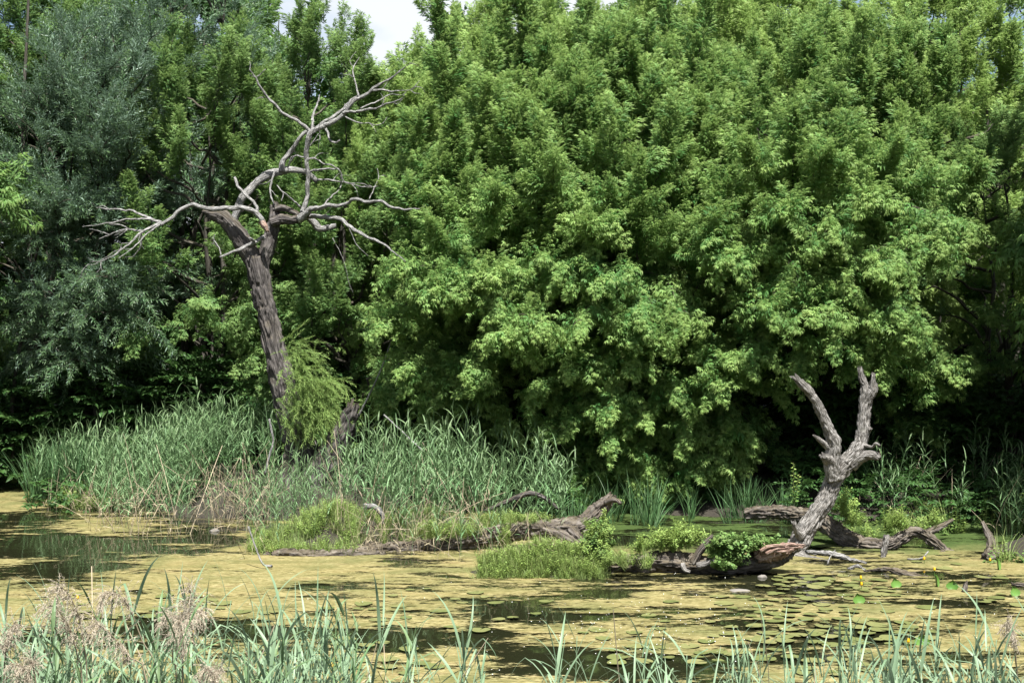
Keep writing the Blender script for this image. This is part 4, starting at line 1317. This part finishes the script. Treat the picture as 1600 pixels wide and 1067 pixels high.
small = [
    ('root_stub', 'upright grey stub standing before the winding trunk', 'stub', [(1384, 838, 4.6), (1383, 855, 5.2), (1380, 870, 4.6), (1379, 882, 3)], 15.0, 15.0, 'snagwood'),
    ('driftwood', 'pale root lying in the water right of the snag foot', 'driftwood', [(1262, 862, 4), (1302, 866, 5), (1330, 874, 4), (1353, 879, 2)], 14.8, 14.5, 'deadwood'),
    ('driftwood', 'ragged dark driftwood floating by the yellow lily', 'driftwood', [(1350, 892, 1.4), (1384, 889, 4), (1402, 893, 6), (1424, 898, 5.5), (1447, 903, 4)], 14.0, 13.75, 'bark_log'),
    ('driftwood', 'small grey splinter between pale root and ragged driftwood', 'driftwood', [(1326, 889, 3.2), (1340, 884, 3), (1352, 890, 1.6)], 14.15, 14.1, 'deadwood'),
    ('bent_twig', 'thin pale curved twig on green water right of the stub', 'twig', [(1418, 873, 1.2), (1436, 873, 1.3), (1446, 867, 1.2), (1450, 861, .9)], 14.8, 14.8, 'deadwood'),
    ('bent_twig', 'thin white twig leaning at the pale root', 'twig', [(1293, 881, 1.1), (1296, 872, 1.1), (1305, 859, .9)], 14.4, 14.6, 'deadwood'),
    ('stump', 'dark rooted stump at the right bank with a limb curving up', 'stump', [(1535, 816, 3.5), (1545, 836, 6), (1549, 852, 8), (1546, 868, 12), (1540, 882, 9)], 15.2, 15.0, 'bark_log'),
    ('stump', 'knotted root beside the dark stump at the right bank', 'stump', [(1542, 872, 9), (1560, 865, 6), (1572, 858, 4), (1578, 862, 2.5)], 14.8, 14.9, 'bark_log'),
    ('floating_stub', 'dark pointed stub poking out of the lily pads at right', 'stub', [(1507, 925, 5.5), (1508, 917, 4.6), (1510, 907, 1.2)], 12.9, 12.9, 'bark_log'),
    ('driftwood', 'dark wood at the right edge below the herbs', 'driftwood', [(1582, 912, 3), (1600, 914, 5), (1625, 917, 5)], 13.2, 13.2, 'bark_log'),
    ('fallen_trunk', 'dark trunk on the shore at the left edge, lower one', 'fallen trunk', [(-30, 738, 9), (10, 737, 10), (40, 735, 9), (60, 742, 4)], 23.4, 23.2, 'bark_log'),
    ('bare_branch', 'bent bare branch above the lower trunk at the left edge', 'branch', [(-20, 714, 4), (12, 714, 4.5), (30, 712, 5), (34, 700, 4.5), (35, 686, 3)], 23.2, 23.2, 'deadwood'),
    ('arched_branch', 'dark arched branch among the reeds behind the fallen trunk', 'branch', [(758, 798, 3), (790, 784, 3.6), (825, 771, 4.2), (848, 776, 4), (872, 794, 3.4)], 16.6, 16.6, 'bark'),
    ('arched_branch', 'pale bent branch standing in the reeds above the island', 'branch', [(570, 791, 5), (585, 791, 4.5), (596, 802, 4), (599, 818, 3)], 16.0, 16.0, 'deadwood'),
    ('bare_branch', 'thin reddish branch hanging left of the dead trunk', 'branch', [(421, 655, 1.4), (424, 672, 1.8), (427, 690, 1.6), (420, 715, 1.6), (414, 742, 1.6)], 17.8, 17.8, 'deadwood'),
    ('driftwood', 'forked bleached sticks lying at the left tip of the island', 'driftwood', [(388, 822, 1.2), (402, 862, 1.4), (412, 882, 1.6), (424, 884, 2.6)], 14.3, 14.2, 'deadwood'),
    ('bare_branch', 'thin straight dead stick behind the central reeds', 'branch', [(600, 648, 1.2), (622, 668, 1.3), (660, 704, 1.2)], 17.6, 17.4, 'deadwood'),
    ('bare_branch', 'slender bare twig hanging in the dark gap right of the shoots', 'branch', [(612, 530, .9), (600, 565, 1.1), (585, 600, 1.2), (560, 650, 1.6)], 19.2, 19.4, 'deadwood'),
]
for k, (nm, lab, cat, pp, y0, y1, mt) in enumerate(small):
    c = P(pp[0][0], pp[0][1], y0)
    big = max(p[2] for p in pp) > 3
    b = Buf()
    o = bpy.data.objects.new(nm, None)
    o.location = (c[0], c[1], 0)
    limb(o, nm, pp, y0, y1, mt, 20 if big else 7, .02 if big else .05, ridge=.02 if big else 0, lump=.3 if big else .1, jag0=.8, jag1=1.2, seed=400 + k, buf=b)
    oo = link(nm, b.mesh(nm, M[mt]))
    oo.location = o.location
    bpy.data.objects.remove(o)
    tag(oo, lab, cat)


def rock(name, label, px, py, w, h, mat='stone', z=0.0):
    Y = (CAMZ - z) / (py - CY) * FPX
    c = P(px, py, Y)
    b = Buf()
    n, mq = 10, 16
    V = [[0, 0, h]]
    F = []
    for i in range(1, n):
        for j in range(mq):
            a, e = j / mq * 6.283, math.pi / 2 - i / (n - 1) * math.pi * .62
            v = np.array([math.cos(a) * math.cos(e) * w, math.sin(a) * math.cos(e) * w * .7, math.sin(e) * h])
            v *= 1 + .5 * (vnoise((v / w * 1.6 + px)[None], 3)[0] - .5)
            V.append(v)
    for j in range(mq):
        F.append((0, 1 + j, 1 + (j + 1) % mq))
    for i in range(n - 2):
        for j in range(mq):
            a, k = 1 + i * mq, (j + 1) % mq
            F.append((a + j, a + mq + j, a + mq + k, a + k))
    b.add(V, F)
    o = link(name, b.mesh(name, M[mat]))
    o.location = c
    return tag(o, label, 'stone')


rock('pale_stone', 'flat whitish stone lying on the algae below the snag', 1156, 923, .085, .016)
rock('pale_stone', 'small grey stone beside the front trunk right end', 1190, 902, .045, .03)
rock('pale_stone', 'small brown stone on the algae left of the island', 336, 830, .06, .035)

# ------------------------------------------------------------------ reed beds
def bed(name, label, polys, kinds, seed, scl=(.8, 1.15), tilt=.08, cat='reeds', tint=(.1, .9), hfun=None, zoff=0.0, thin=1):
    """polys: (photo x0, x1, near depth, far depth, count)"""
    r = np.random.default_rng(seed)
    pts, sc = [], []
    for (a0, a1, y0, y1, n, *q) in polys:
        px = r.uniform(a0, a1, n)
        Y = r.uniform(y0, y1, n)
        x = (px - CX) / FPX * Y
        # clumps: thin out where a slow noise is low
        k = fbm(np.stack([x * 1.6, Y * 1.2, x * 0], -1), seed, 3) > r.uniform(.36, .60, n) * thin
        x, Y = x[k], Y[k]
        z = np.maximum(ground_h(x, Y), -.05) + zoff
        pts.append(np.stack([x, Y, z], -1))
        m_ = q[0] if q else 1.0
        sc.append(r.uniform(*scl, len(x)) * m_)
    pts, sc = np.concatenate(pts), np.concatenate(sc)
    o = scatter(name, kinds, pts, upright(len(pts), r, tilt), sc, r.uniform(*tint, len(pts)) ** 1.5, r=r)
    tag(o, label, cat, kind='stuff')
    return o


bed('reed_bed', 'blue green common reeds standing in the shallow water on the left', [(50, 130, 19.5, 22.5, 130, .55), (125, 430, 18.6, 22.0, 600, .54), (150, 420, 17.2, 19.0, 170, .42), (230, 430, 19, 21.5, 170, .62), (270, 420, 18.8, 20.8, 300, .5)], ['reed'], 41)
bed('reed_bed', 'common reeds on the island round the foot of the dead tree', [(420, 560, 16.4, 18.6, 120, .42), (380, 520, 15.6, 16.8, 60, .38), (540, 770, 16.3, 19.0, 310, .55), (760, 880, 16.5, 18.8, 120, .58), (560, 760, 15.7, 16.6, 70, .42), (640, 740, 17.5, 19.5, 60, .68), (470, 780, 15.0, 15.6, 60, .42), (760, 880, 15.3, 15.9, 18, .36), (400, 470, 14.9, 15.5, 16, .4)], ['reed'], 42)
bed('reed_bed', 'dark shaded reeds along the right bank', [(1380, 1620, 17.6, 19.5, 220, .50), (1550, 1640, 16.0, 17.4, 50, .5), (1300, 1400, 18.4, 19.5, 20, .4)], ['reed', 'straw'], 43)
bed('dead_reed_straw', 'tan dead reed stalks standing in water at the left bed edge', [(130, 430, 16.9, 18.9, 230, .62), (60, 200, 18.6, 20.2, 60, .5), (180, 300, 16.6, 17.3, 40, .7)], ['straw'], 44, cat='dead reeds', tilt=.18)
bed('dead_reed_straw', 'tan dead reed stalks tangled through the island reeds', [(400, 780, 15.2, 18.0, 200, .62), (520, 720, 15.0, 15.8, 60, .5), (740, 880, 13.9, 14.7, 60, .35), (480, 780, 14.8, 15.4, 70, .5), (380, 440, 14.8, 15.4, 14, .6)], ['straw'], 45, cat='dead reeds', tilt=.3)
bed('sedge_clumps', 'dark upright sedges among the left shore reeds', [(95, 185, 19.6, 21.6, 60), (-10, 40, 22.6, 23.4, 20, 1.0), (45, 95, 20.0, 20.8, 16, .9), (160, 230, 20.5, 22, 24)], ['sedge'], 46, cat='sedges')
bed('sedge_clumps', 'arching dark sedges at the shaded water edge in the middle', [(940, 1060, 16.8, 18.3, 40, .7), (1060, 1250, 17.8, 18.6, 24, .6), (880, 950, 16.6, 17.6, 16, .6)], ['sedge'], 47, cat='sedges', tilt=.25)
bed('ground_cover', 'fresh grass and low herbs covering the reed island', [(390, 560, 15.1, 16.6, 420, .8), (550, 780, 15.75, 16.8, 260, .7), (760, 900, 16.0, 17.0, 120, .7)], ['tuft', 'herb'], 48, cat='grass')
bed('ground_cover', 'yellow green herbs on the small mound left of the front trunk', [(752, 945, 13.70, 14.35, 620, .72), (745, 950, 13.62, 13.8, 160, .6)], ['herb', 'tuft'], 49, cat='herbs', tint=(.1, .9), thin=0)
bed('ground_cover', 'low green plants on the left shore between the reeds', [(100, 190, 19.0, 20.5, 260, 1.1), (0, 110, 22.0, 23.5, 120, 1.2)], ['herb', 'tuft'], 50, cat='herbs')
bed('ground_cover', 'green plants along the right bank at the water edge', [(1545, 1640, 14.6, 16.2, 330, 1.3), (1380, 1480, 16.6, 17.4, 80, 1.1), (1440, 1640, 16.8, 18.2, 240, 1.5), (1290, 1380, 16.3, 17.0, 24, 1.0)], ['herb', 'tuft', 'herb2'], 51, cat='herbs')
# plants rooted on the trunks
def on_wood(root, name, spots, kinds, seed):
    r = np.random.default_rng(seed)
    pts, sc, dr = [], [], []
    for (px, py, Y, rx, ry, n, s) in spots:
        for _ in range(n):
            a, q = r.uniform(0, 6.28), r.uniform(0, 1) ** .5
            pts.append(P(px + math.cos(a) * q * rx, py + math.sin(a) * q * ry, Y - r.uniform(0, .35) + .12) - np.array(root.location))
            sc.append(s * r.uniform(.7, 1.2))
    o = scatter(name, kinds, pts, upright(len(pts), r, .35), np.array(sc), r.uniform(0, .9, len(pts)), r=r)
    o.location = root.location
    return o


for (root, nm, lab, sp, kinds, sd) in [
    (l2, 'leafy_plant', 'round leaved green plant spilling over the front trunk', [(1136, 866, 13.95, 24, 20, 190, .8), (1160, 858, 13.95, 22, 8, 70, .75), (1195, 852, 14.0, 26, 4, 50, .6), (1130, 888, 13.75, 16, 6, 26, .75)], ['herb2'], 61),
    (l2, 'leafy_plant', 'yellow green herb cushion on top of the front trunk', [(1042, 857, 14.1, 24, 7, 60, .85), (1072, 852, 14.1, 14, 8, 30, .95), (1005, 864, 13.9, 14, 4, 16, .8)], ['herb'], 62),
    (l2, 'leafy_plant', 'creeping herb trailing down the left part of the front trunk', [(970, 880, 13.75, 22, 8, 36, .6), (1012, 886, 13.7, 8, 6, 10, .7)], ['herb', 'tuft'], 63),
    (l2, 'leafy_plant', 'tall airy light green herb between the two fallen trunks', [(936, 852, 14.2, 18, 26, 120, .8), (925, 874, 14.1, 36, 10, 60, .8), (941, 822, 14.25, 5, 8, 10, .7)], ['herb2', 'herb'], 64),
    (l3, 'leafy_plant', 'sprigs growing on the winding trunk beside the snag', [(1320, 800, 16.0, 10, 14, 20, 1.0), (1332, 822, 15.9, 14, 6, 14, .9), (1400, 826, 15.8, 20, 6, 26, 1.0), (1456, 822, 15.7, 10, 6, 12, .8)], ['herb'], 65),
    (l1, 'leafy_plant', 'mossy herbs along the top of the fissured trunk', [(800, 816, 15.6, 60, 4, 60, .6), (700, 838, 15.5, 60, 5, 60, .8), (790, 838, 15.4, 8, 22, 24, .6)], ['tuft', 'herb'], 66),
    (l1, 'leafy_plant', 'mid green upright herbs in the shade behind the raised log end', [(880, 790, 17.4, 24, 24, 60, .6), (850, 803, 17.2, 20, 8, 20, .5)], ['under'], 67)]:
    tag(on_wood(root, nm, sp, kinds, sd), lab, 'plant', kind='stuff')


def sapling(label, px, py, Y, H, seed, mat, lf=.05):
    r = np.random.default_rng(seed)
    base = P(px, py, Y)
    o = empty('sapling', base, label, 'plant')
    b, lb = Buf(), Buf()
    for s in range(2):
        l = r.normal(0, .08, 2)
        ax = lambda t: np.array([l[0] * t * H, l[1] * t * H, H * t * (1 - .25 * s)])
        twig(b, [ax(0), ax(.3), ax(.6), ax(1)], .003, .3)
        for k in range(26):
            t_ = .15 + .85 * k / 26
            an = k * 2.4 + s
            leaflet(lb, ax(t_), np.array([math.cos(an), math.sin(an), .35]), norm(np.array([0, -.3, 1]) + r.normal(0, .3, 3)), lf * (1.2 - .5 * t_), lf * .6, t_, .2)
    link('stem', b.mesh('stem', M['livebark']), o)
    link('leaves', lb.mesh('leaves', mat, smooth=False), o)['kind'] = 'stuff'


sapling('small sapling with round leaves growing from the sawn end trunk', 1240, 795, 16.4, .52, 71, M['herb'], .05)
sapling('low leafy shoot between the snag and the winding trunk', 1318, 812, 16.2, .30, 72, M['herb'], .045)
sapling('thin leafy shoot right of the snag', 1334, 815, 16.2, .30, 73, M['under'], .04)

# ------------------------------------------------------------------ lily pads and lilies
pad_meshes = []
for k in range(8):
    r = np.random.default_rng(200 + k)
    b = Buf()
    n = 20
    V = [[0, 0, 0]]
    for ring in (.55, 1.0):
        for j in range(n + 1):
            a = .16 + (6.283 - .32) * j / n
            rr = ring * (1 + .04 * math.sin(a * 3 + k) + r.normal(0, .012))
            V.append([rr * math.cos(a) * 1.12, rr * math.sin(a), (.035 if ring > .9 else 0.0) * (math.sin(a * 2 + k) + .4) + r.normal(0, .008)])
    F = [(0, 1 + j, 2 + j) for j in range(n)]
    F += [(1 + j, n + 2 + j, n + 3 + j, 2 + j) for j in range(n)]
    b.add(V, F)
    pad_meshes.append(b.mesh('lily_pad', M['pad']))
r = np.random.default_rng(77)
zones = [(1180, 1600, 900, 1000, 110), (900, 1250, 900, 1040, 44), (1250, 1600, 1000, 1060, 20), (560, 860, 915, 1060, 26), (320, 600, 930, 1050, 26), (60, 330, 930, 1060, 22), (1300, 1500, 865, 900, 8)]
spots = []
ZN = ['the crowded lily field right of centre, below the snag', 'the open algae below the front fallen trunk', 'the water between the lily field and the right near reeds', 'the dark gap in the middle below the small mound', 'the water behind the bushy near clump', 'the dark water behind the left plumes', 'the green water round the ragged driftwood']
for zi, (a0, a1, b0, b1, n) in enumerate(zones):
    tries, got = 0, 0
    while got < n and tries < 4000:
        tries += 1
        px, py = r.uniform(a0, a1), r.uniform(b0, b1)
        Y = CAMZ / (py - CY) * FPX
        x = X0c(px, Y)
        if vnoise(np.array([[x * 1.1, Y * .9, 4.]]), 5)[0] < r.uniform(.25, .6):
            continue
        R_ = r.uniform(.035, .085)
        if any((x - s[0]) ** 2 + (Y - s[1]) ** 2 < (R_ + s[2]) ** 2 * .8 for s in spots):
            continue
        if float(ground_h(x, Y)) > -.03:
            continue
        spots.append((x, Y, R_, zi))
        got += 1
for k, (x, Y, R_, zi) in enumerate(spots):
    o = bpy.data.objects.new('lily_pad', pad_meshes[k % 8])
    COL.objects.link(o)
    o.location = (x, Y, .017 + .001 * (k % 5))
    o.scale = (R_, R_, R_)
    o.rotation_euler = (r.normal(0, .03), r.normal(0, .03), r.uniform(0, 6.28))
    big = 'large' if R_ > .078 else ('small' if R_ < .06 else 'middling')
    tag(o, big + ' lily pad in ' + ZN[zi], 'lily pad', 'lily pads in ' + ZN[zi])
ups = [(1400, 919, 'broad folded bright lily leaf standing up beside a yellow bud'), (1466, 918, 'narrow bright lily leaf standing upright near the dark stub'), (1488, 922, 'low curled lily leaf just right of the narrow upright one'), (1342, 944, 'small vivid green leaf tilted up in the lily field'),
       (1441, 1010, 'vivid green tilted leaf above the near right reeds'), (1562, 891, 'slender bright lily leaf by the right bank herbs'), (1586, 932, 'short bright leaf at the right edge of the lily field')]
for k, (px, py, lab) in enumerate(ups):
    Y = CAMZ / (py - CY) * FPX
    c = P(px, py, Y)
    b = Buf()
    V, F = [], []
    for i in range(7):
        t_ = i / 6
        w = .055 * math.sin(math.pi * min(1, t_ * .85 + .1)) * (.55 if k in (1, 5) else 1.0)
        h_ = .10 * t_ * (1.1 if k in (1, 5) else .8)
        V += [[-w, .03 * t_ - .25 * w, h_], [0, .03 * t_ + .02, h_ + .004], [w, .03 * t_ - .3 * w, h_]]
    for i in range(6):
        a = i * 3
        F += [(a, a + 1, a + 4, a + 3), (a + 1, a + 2, a + 5, a + 4)]
    b.add(V, F)
    o = link('lily_leaf', b.mesh('lily_leaf', M['pad_fresh']))
    o.location = (c[0], c[1], 0)
    o.rotation_euler = (.15, 0, [.3, 1.0, -.5, .2, -.3, .9, .4][k])
    tag(o, lab, 'lily leaf')
fl = [(1460, 891, 'yellow water lily beside the ragged driftwood'), (1444, 874, 'yellow water lily right of the bent twig'), (1547, 876, 'yellow water lily at the dark stump'), (1346, 914, 'small yellow lily bud among pads below the driftwood'),
      (1345, 904, 'small yellow lily bud just under the ragged driftwood'), (121, 935, 'yellow water lily near the left plumes'), (1419, 1003, 'tiny yellow bud in the middle of the right lily field'), (519, 1042, 'yellow water lily among the near reeds left of centre'), (303, 990, 'yellow water lily behind the fluffy plume')]
for k, (px, py, lab) in enumerate(fl):
    Y = (CAMZ - .05) / (py - CY) * FPX
    c = P(px, py, Y)
    o = empty('yellow_water_lily', (c[0], c[1], 0), lab, 'flower')
    b = Buf()
    twig(b, [np.array([0, 0, -.03]), np.array([0, 0, .05])], .004)
    link('stalk', b.mesh('stalk', M['herb']), o)
    b = Buf()
    for j in range(6):
        a = j * 1.047
        for rr, zz, ss in ((0, 0, 1),):
            h = np.array([math.cos(a), math.sin(a), 0])
            s = np.array([-math.sin(a), math.cos(a), 0])
            q = .011
            V = [[0, 0, .045], h * q * .8 + s * q * .6 + [0, 0, .052], h * q * 1.15 + [0, 0, .06], h * q * .8 - s * q * .6 + [0, 0, .052], h * q * .75 + [0, 0, .082], h * q * .55 + s * q * .4 + [0, 0, .078], h * q * .55 - s * q * .4 + [0, 0, .078]]
            b.add(V, [(0, 1, 2, 3), (1, 5, 4, 2), (2, 4, 6, 3)])
    link('petals', b.mesh('petals', M['petal']), o)['kind'] = 'stuff'
# tiny white flecks on the algae
r = np.random.default_rng(91)
b = Buf()
for k in range(520):
    px, py = (r.normal(1010, 90), r.normal(985, 30)) if k % 2 else (r.uniform(150, 1590), r.uniform(900, 1060))
    if py < 880:
        continue
    Y = CAMZ / (py - CY) * FPX
    c = P(px, py, Y)
    q = r.uniform(.003, .0065)
    a = r.uniform(0, 6.28)
    h, s = np.array([math.cos(a), math.sin(a), .3]) * q, np.array([-math.sin(a), math.cos(a), 0]) * q * .7
    b.add([c * [1, 1, 0] + [0, 0, .028] + v for v in (h, s, -h * .8, -s)], [(0, 1, 2, 3)])
tag(link('white_flecks', b.mesh('white_flecks', M['white'])), 'tiny white flecks scattered over the algae', 'petals', kind='stuff')

# ------------------------------------------------------------------ near reeds, one by one
leafm, stemm = [], []
for k in range(10):
    r = np.random.default_rng(300 + k)
    b = Buf()
    blade(b, (0, 0, 0), 0, r.uniform(.75, 1.2), r.uniform(.24, .40), r.uniform(.008, .016), [.4, .9, 1.3, 1.7, 2.1, .6, 1.1, 2.4, 1.5, .5][k], r.uniform(.1, .8), 8, r.normal(0, .5), kink=(4 if k in (3, 7) else None))
    leafm.append(b.mesh('leaf', M['reed_near']))
for k in range(4):
    b = Buf()
    r = np.random.default_rng(330 + k)
    l = r.normal(0, .05, 2)
    C = [np.array([l[0] * t * t, l[1] * t * t, t]) for t in np.linspace(0, 1, 6)]
    sweep(b, C, np.linspace(.0045, .002, 6), 6, .2, k, age=.4)
    stemm.append((b.mesh('stem', M['reed_near']), C))
reed_protos = []
for k in range(7):
    r = np.random.default_rng(350 + k)
    root = bpy.data.objects.new('reed', None)
    sm, C = stemm[k % 4]
    parts = [('stem', sm, (0, 0, 0), (0, 0, 0), 1.0)]
    nl = int(r.integers(6, 9))
    az = r.uniform(0, 6.28)
    for q in range(nl):
        t_ = .38 + .62 * (q + .5) / nl
        f = t_ * 5
        i = min(int(f), 4)
        c = C[i] + (C[i + 1] - C[i]) * (f - i)
        parts.append(('leaf', leafm[int(r.integers(10))], tuple(c), (r.normal(0, .15), r.normal(0, .12) - .2 * (t_ > .85), az + (q % 2) * math.pi + r.normal(0, .5)), r.uniform(.75, 1.1)))
    reed_protos.append(parts)
r = np.random.default_rng(44)
clusters = [  # px0, px1, count, lowest and highest tip py, label
    (-20, 130, 46, 905, 1010, 'blue green reed in the dense clump at the bottom left corner'),
    (120, 340, 44, 900, 1020, 'blue green reed rising among the pink plumes at the lower left'),
    (370, 560, 60, 900, 1010, 'green reed in the bushy near clump left of the photo centre'),
    (630, 760, 10, 950, 1030, 'green reed in the small sparse clump at bottom centre'),
    (830, 1010, 10, 950, 1040, 'pale reed in the loose clump just right of bottom centre'),
    (1000, 1160, 16, 960, 1045, 'pale reed in the low clump between centre and right near bank'),
    (1180, 1400, 34, 965, 1045, 'blue green reed in the right hand near clump below the lily field'),
    (1400, 1620, 52, 945, 1045, 'blue green reed in the clump at the bottom right corner')]
for (a0, a1, n, t0, t1, lab) in clusters:
    for k in range(n):
        px = r.uniform(a0, a1)
        Y = r.uniform(5.6, 8.6)
        if r.random() < .2:
            tip = r.uniform(t0, t0 + (t1 - t0) * .35)
        else:
            tip = r.uniform(t0 + (t1 - t0) * .45, t1 + 40)
        x = X0c(px, Y)
        zt = CAMZ - (tip - CY) / FPX * Y
        g = float(ground_h(x, Y)) - .02
        H = max(.3, (zt - g) * .88)
        parts = reed_protos[int(r.integers(7))]
        sz = 'tall ' if tip < t0 + (t1 - t0) * .4 else ('short ' if tip > t1 else 'middling ')
        o = empty('reed', (x, Y, g), sz + lab, 'reed', 'near reeds, ' + lab.split(' in ')[-1].split(' among ')[-1][:60])
        o.rotation_euler = (r.normal(0, .07), r.normal(0, .07), r.uniform(0, 6.28))
        s = r.uniform(.8, 1.1)
        for (nm, me_, loc, rot, sc) in parts:
            if loc[2] * H < (.30 * H) and nm == 'leaf':
                continue
            c = bpy.data.objects.new(nm, me_)
            COL.objects.link(c)
            c.parent = o
            c.location = (loc[0] * H, loc[1] * H, loc[2] * H)
            c.rotation_euler = rot
            c.scale = (1, 1, H) if nm == 'stem' else (sc * s,) * 3
# filling of low shoots and straw between them
bed('near_bank_growth', 'tangle of low shoots and straw at the near bank', [(-60, 360, 4.6, 6.2, 70, .50), (360, 600, 5.2, 6.6, 34, .46), (1180, 1660, 4.8, 6.2, 70, .42)], ['reed'], 52, tilt=.15, zoff=-.05)
bed('near_bank_straw', 'thin dead straw stalks between the near reeds', [(-20, 360, 5.0, 7.0, 70, .62), (360, 700, 6, 7.5, 24, .58), (950, 1600, 6, 7.5, 40, .55)], ['straw'], 53, cat='dead reeds', tilt=.3)

# last year's plumes
def plume_reed(label, path, Ybase, k, w=1.0):
    """path: photo positions from tip to foot; the first part carries the plume"""
    r = np.random.default_rng(600 + k)
    Y = Ybase
    C = np.array([P(a, b_, Y + .04 * i) for i, (a, b_) in enumerate(path)])[::-1]
    foot = C[0].copy()
    foot[2] = float(ground_h(foot[0], foot[1]))
    foot[0] += (C[0][0] - C[1][0]) * .6
    C = np.vstack([foot, C])
    root = empty('plume_reed', foot, label, 'dry reed')
    C0 = C - foot
    b = Buf()
    cc, _ = sweep(b, C0, np.linspace(.0034, .0012, len(C0)), 6, .04, k, age=.6)
    link('stem', b.mesh('stem', M['straw']), root)
    L = np.r_[0, np.cumsum(np.linalg.norm(np.diff(cc, axis=0), axis=1))]
    pl = Buf()
    LP = .24 * w
    side = -1 if cc[-1][0] > cc[0][0] else 1
    for q in range(130):
        s = L[-1] - LP * r.uniform(0, 1) ** .9
        i = int(np.clip(np.searchsorted(L, s), 1, len(cc) - 1))
        p = cc[i]
        d = norm(cc[i] - cc[i - 1])
        u = (L[-1] - s) / LP
        ll = (.035 + .075 * math.sin(math.pi * min(1, u * .9 + .1))) * w * r.uniform(.6, 1.1)
        v = norm(d * .8 + r.normal(0, .45, 3) + np.array([side * -.1, -.1, -.25]))
        prev = p
        for e in range(5):
            v = norm(v + np.array([0, 0, -.22]) + r.normal(0, .12, 3))
            nxt = prev + v * ll / 5
            s_ = norm(np.cross(v, r.normal(0, 1, 3))) * .0006
            pl.add([prev - s_, prev + s_, nxt + s_, nxt - s_], [(0, 1, 2, 3)], .3)
            for z_ in range(5):
                aa = prev + (nxt - prev) * r.uniform(0, 1)
                vv = norm(v + r.normal(0, .6, 3)) * r.uniform(.006, .012)
                s2 = norm(np.cross(vv, r.normal(0, 1, 3))) * .0009
                pl.add([aa - s2, aa + s2, aa + vv], [(0, 1, 2)], r.uniform(0, 1))
            prev = nxt
    o = link('plume', pl.mesh('plume', M['plume'], smooth=False), root)
    return root


PLS = [('drooping pink brown plume, tallest of the left group', [(93, 915), (104, 924), (116, 945), (126, 975), (131, 1010), (136, 1066)], 5.3),
       ('bushy plume just left of the tallest drooping one', [(74, 943), (88, 950), (102, 968), (114, 995), (122, 1030), (128, 1066)], 5.1),
       ('arched plume bending left over open water', [(160, 938), (166, 926), (180, 926), (195, 938), (206, 958), (222, 1000), (250, 1066)], 5.6),
       ('slanting plume at the lower left with long bare stem', [(152, 974), (165, 982), (184, 1002), (204, 1028), (230, 1067)], 5.2),
       ('fluffy upright plume, topmost of the right pair', [(296, 915), (298, 935), (296, 955), (300, 985), (308, 1030), (318, 1066)], 5.8),
       ('thick pale plume below the topmost of the pair', [(262, 958), (276, 965), (284, 985), (286, 1010), (285, 1066)], 5.0),
       ('broad reddish plume leaning into the thick pale one', [(312, 952), (294, 958), (282, 975), (272, 1000), (270, 1035), (276, 1066)], 5.2),
       ('small plume at the left edge of the picture', [(22, 975), (14, 985), (10, 1003), (8, 1030), (6, 1067)], 5.4),
       ('low whitish plume at the bottom left among leaves', [(22, 1038), (34, 1040), (46, 1050), (56, 1067)], 4.8),
       ('low plume at the bottom below the fluffy pair', [(322, 1042), (330, 1048), (336, 1060), (342, 1080)], 4.9),
       ('faint thin plume at the far right edge', [(1574, 968), (1580, 980), (1586, 1000), (1588, 1040), (1590, 1067)], 6.2)]
for k, (lab, pth, Yb) in enumerate(PLS):
    plume_reed(lab, pth, Yb, k, 1.0 if k < 7 else .8)
print('SPRAYS', total, 'OBJECTS', len(scene.objects))
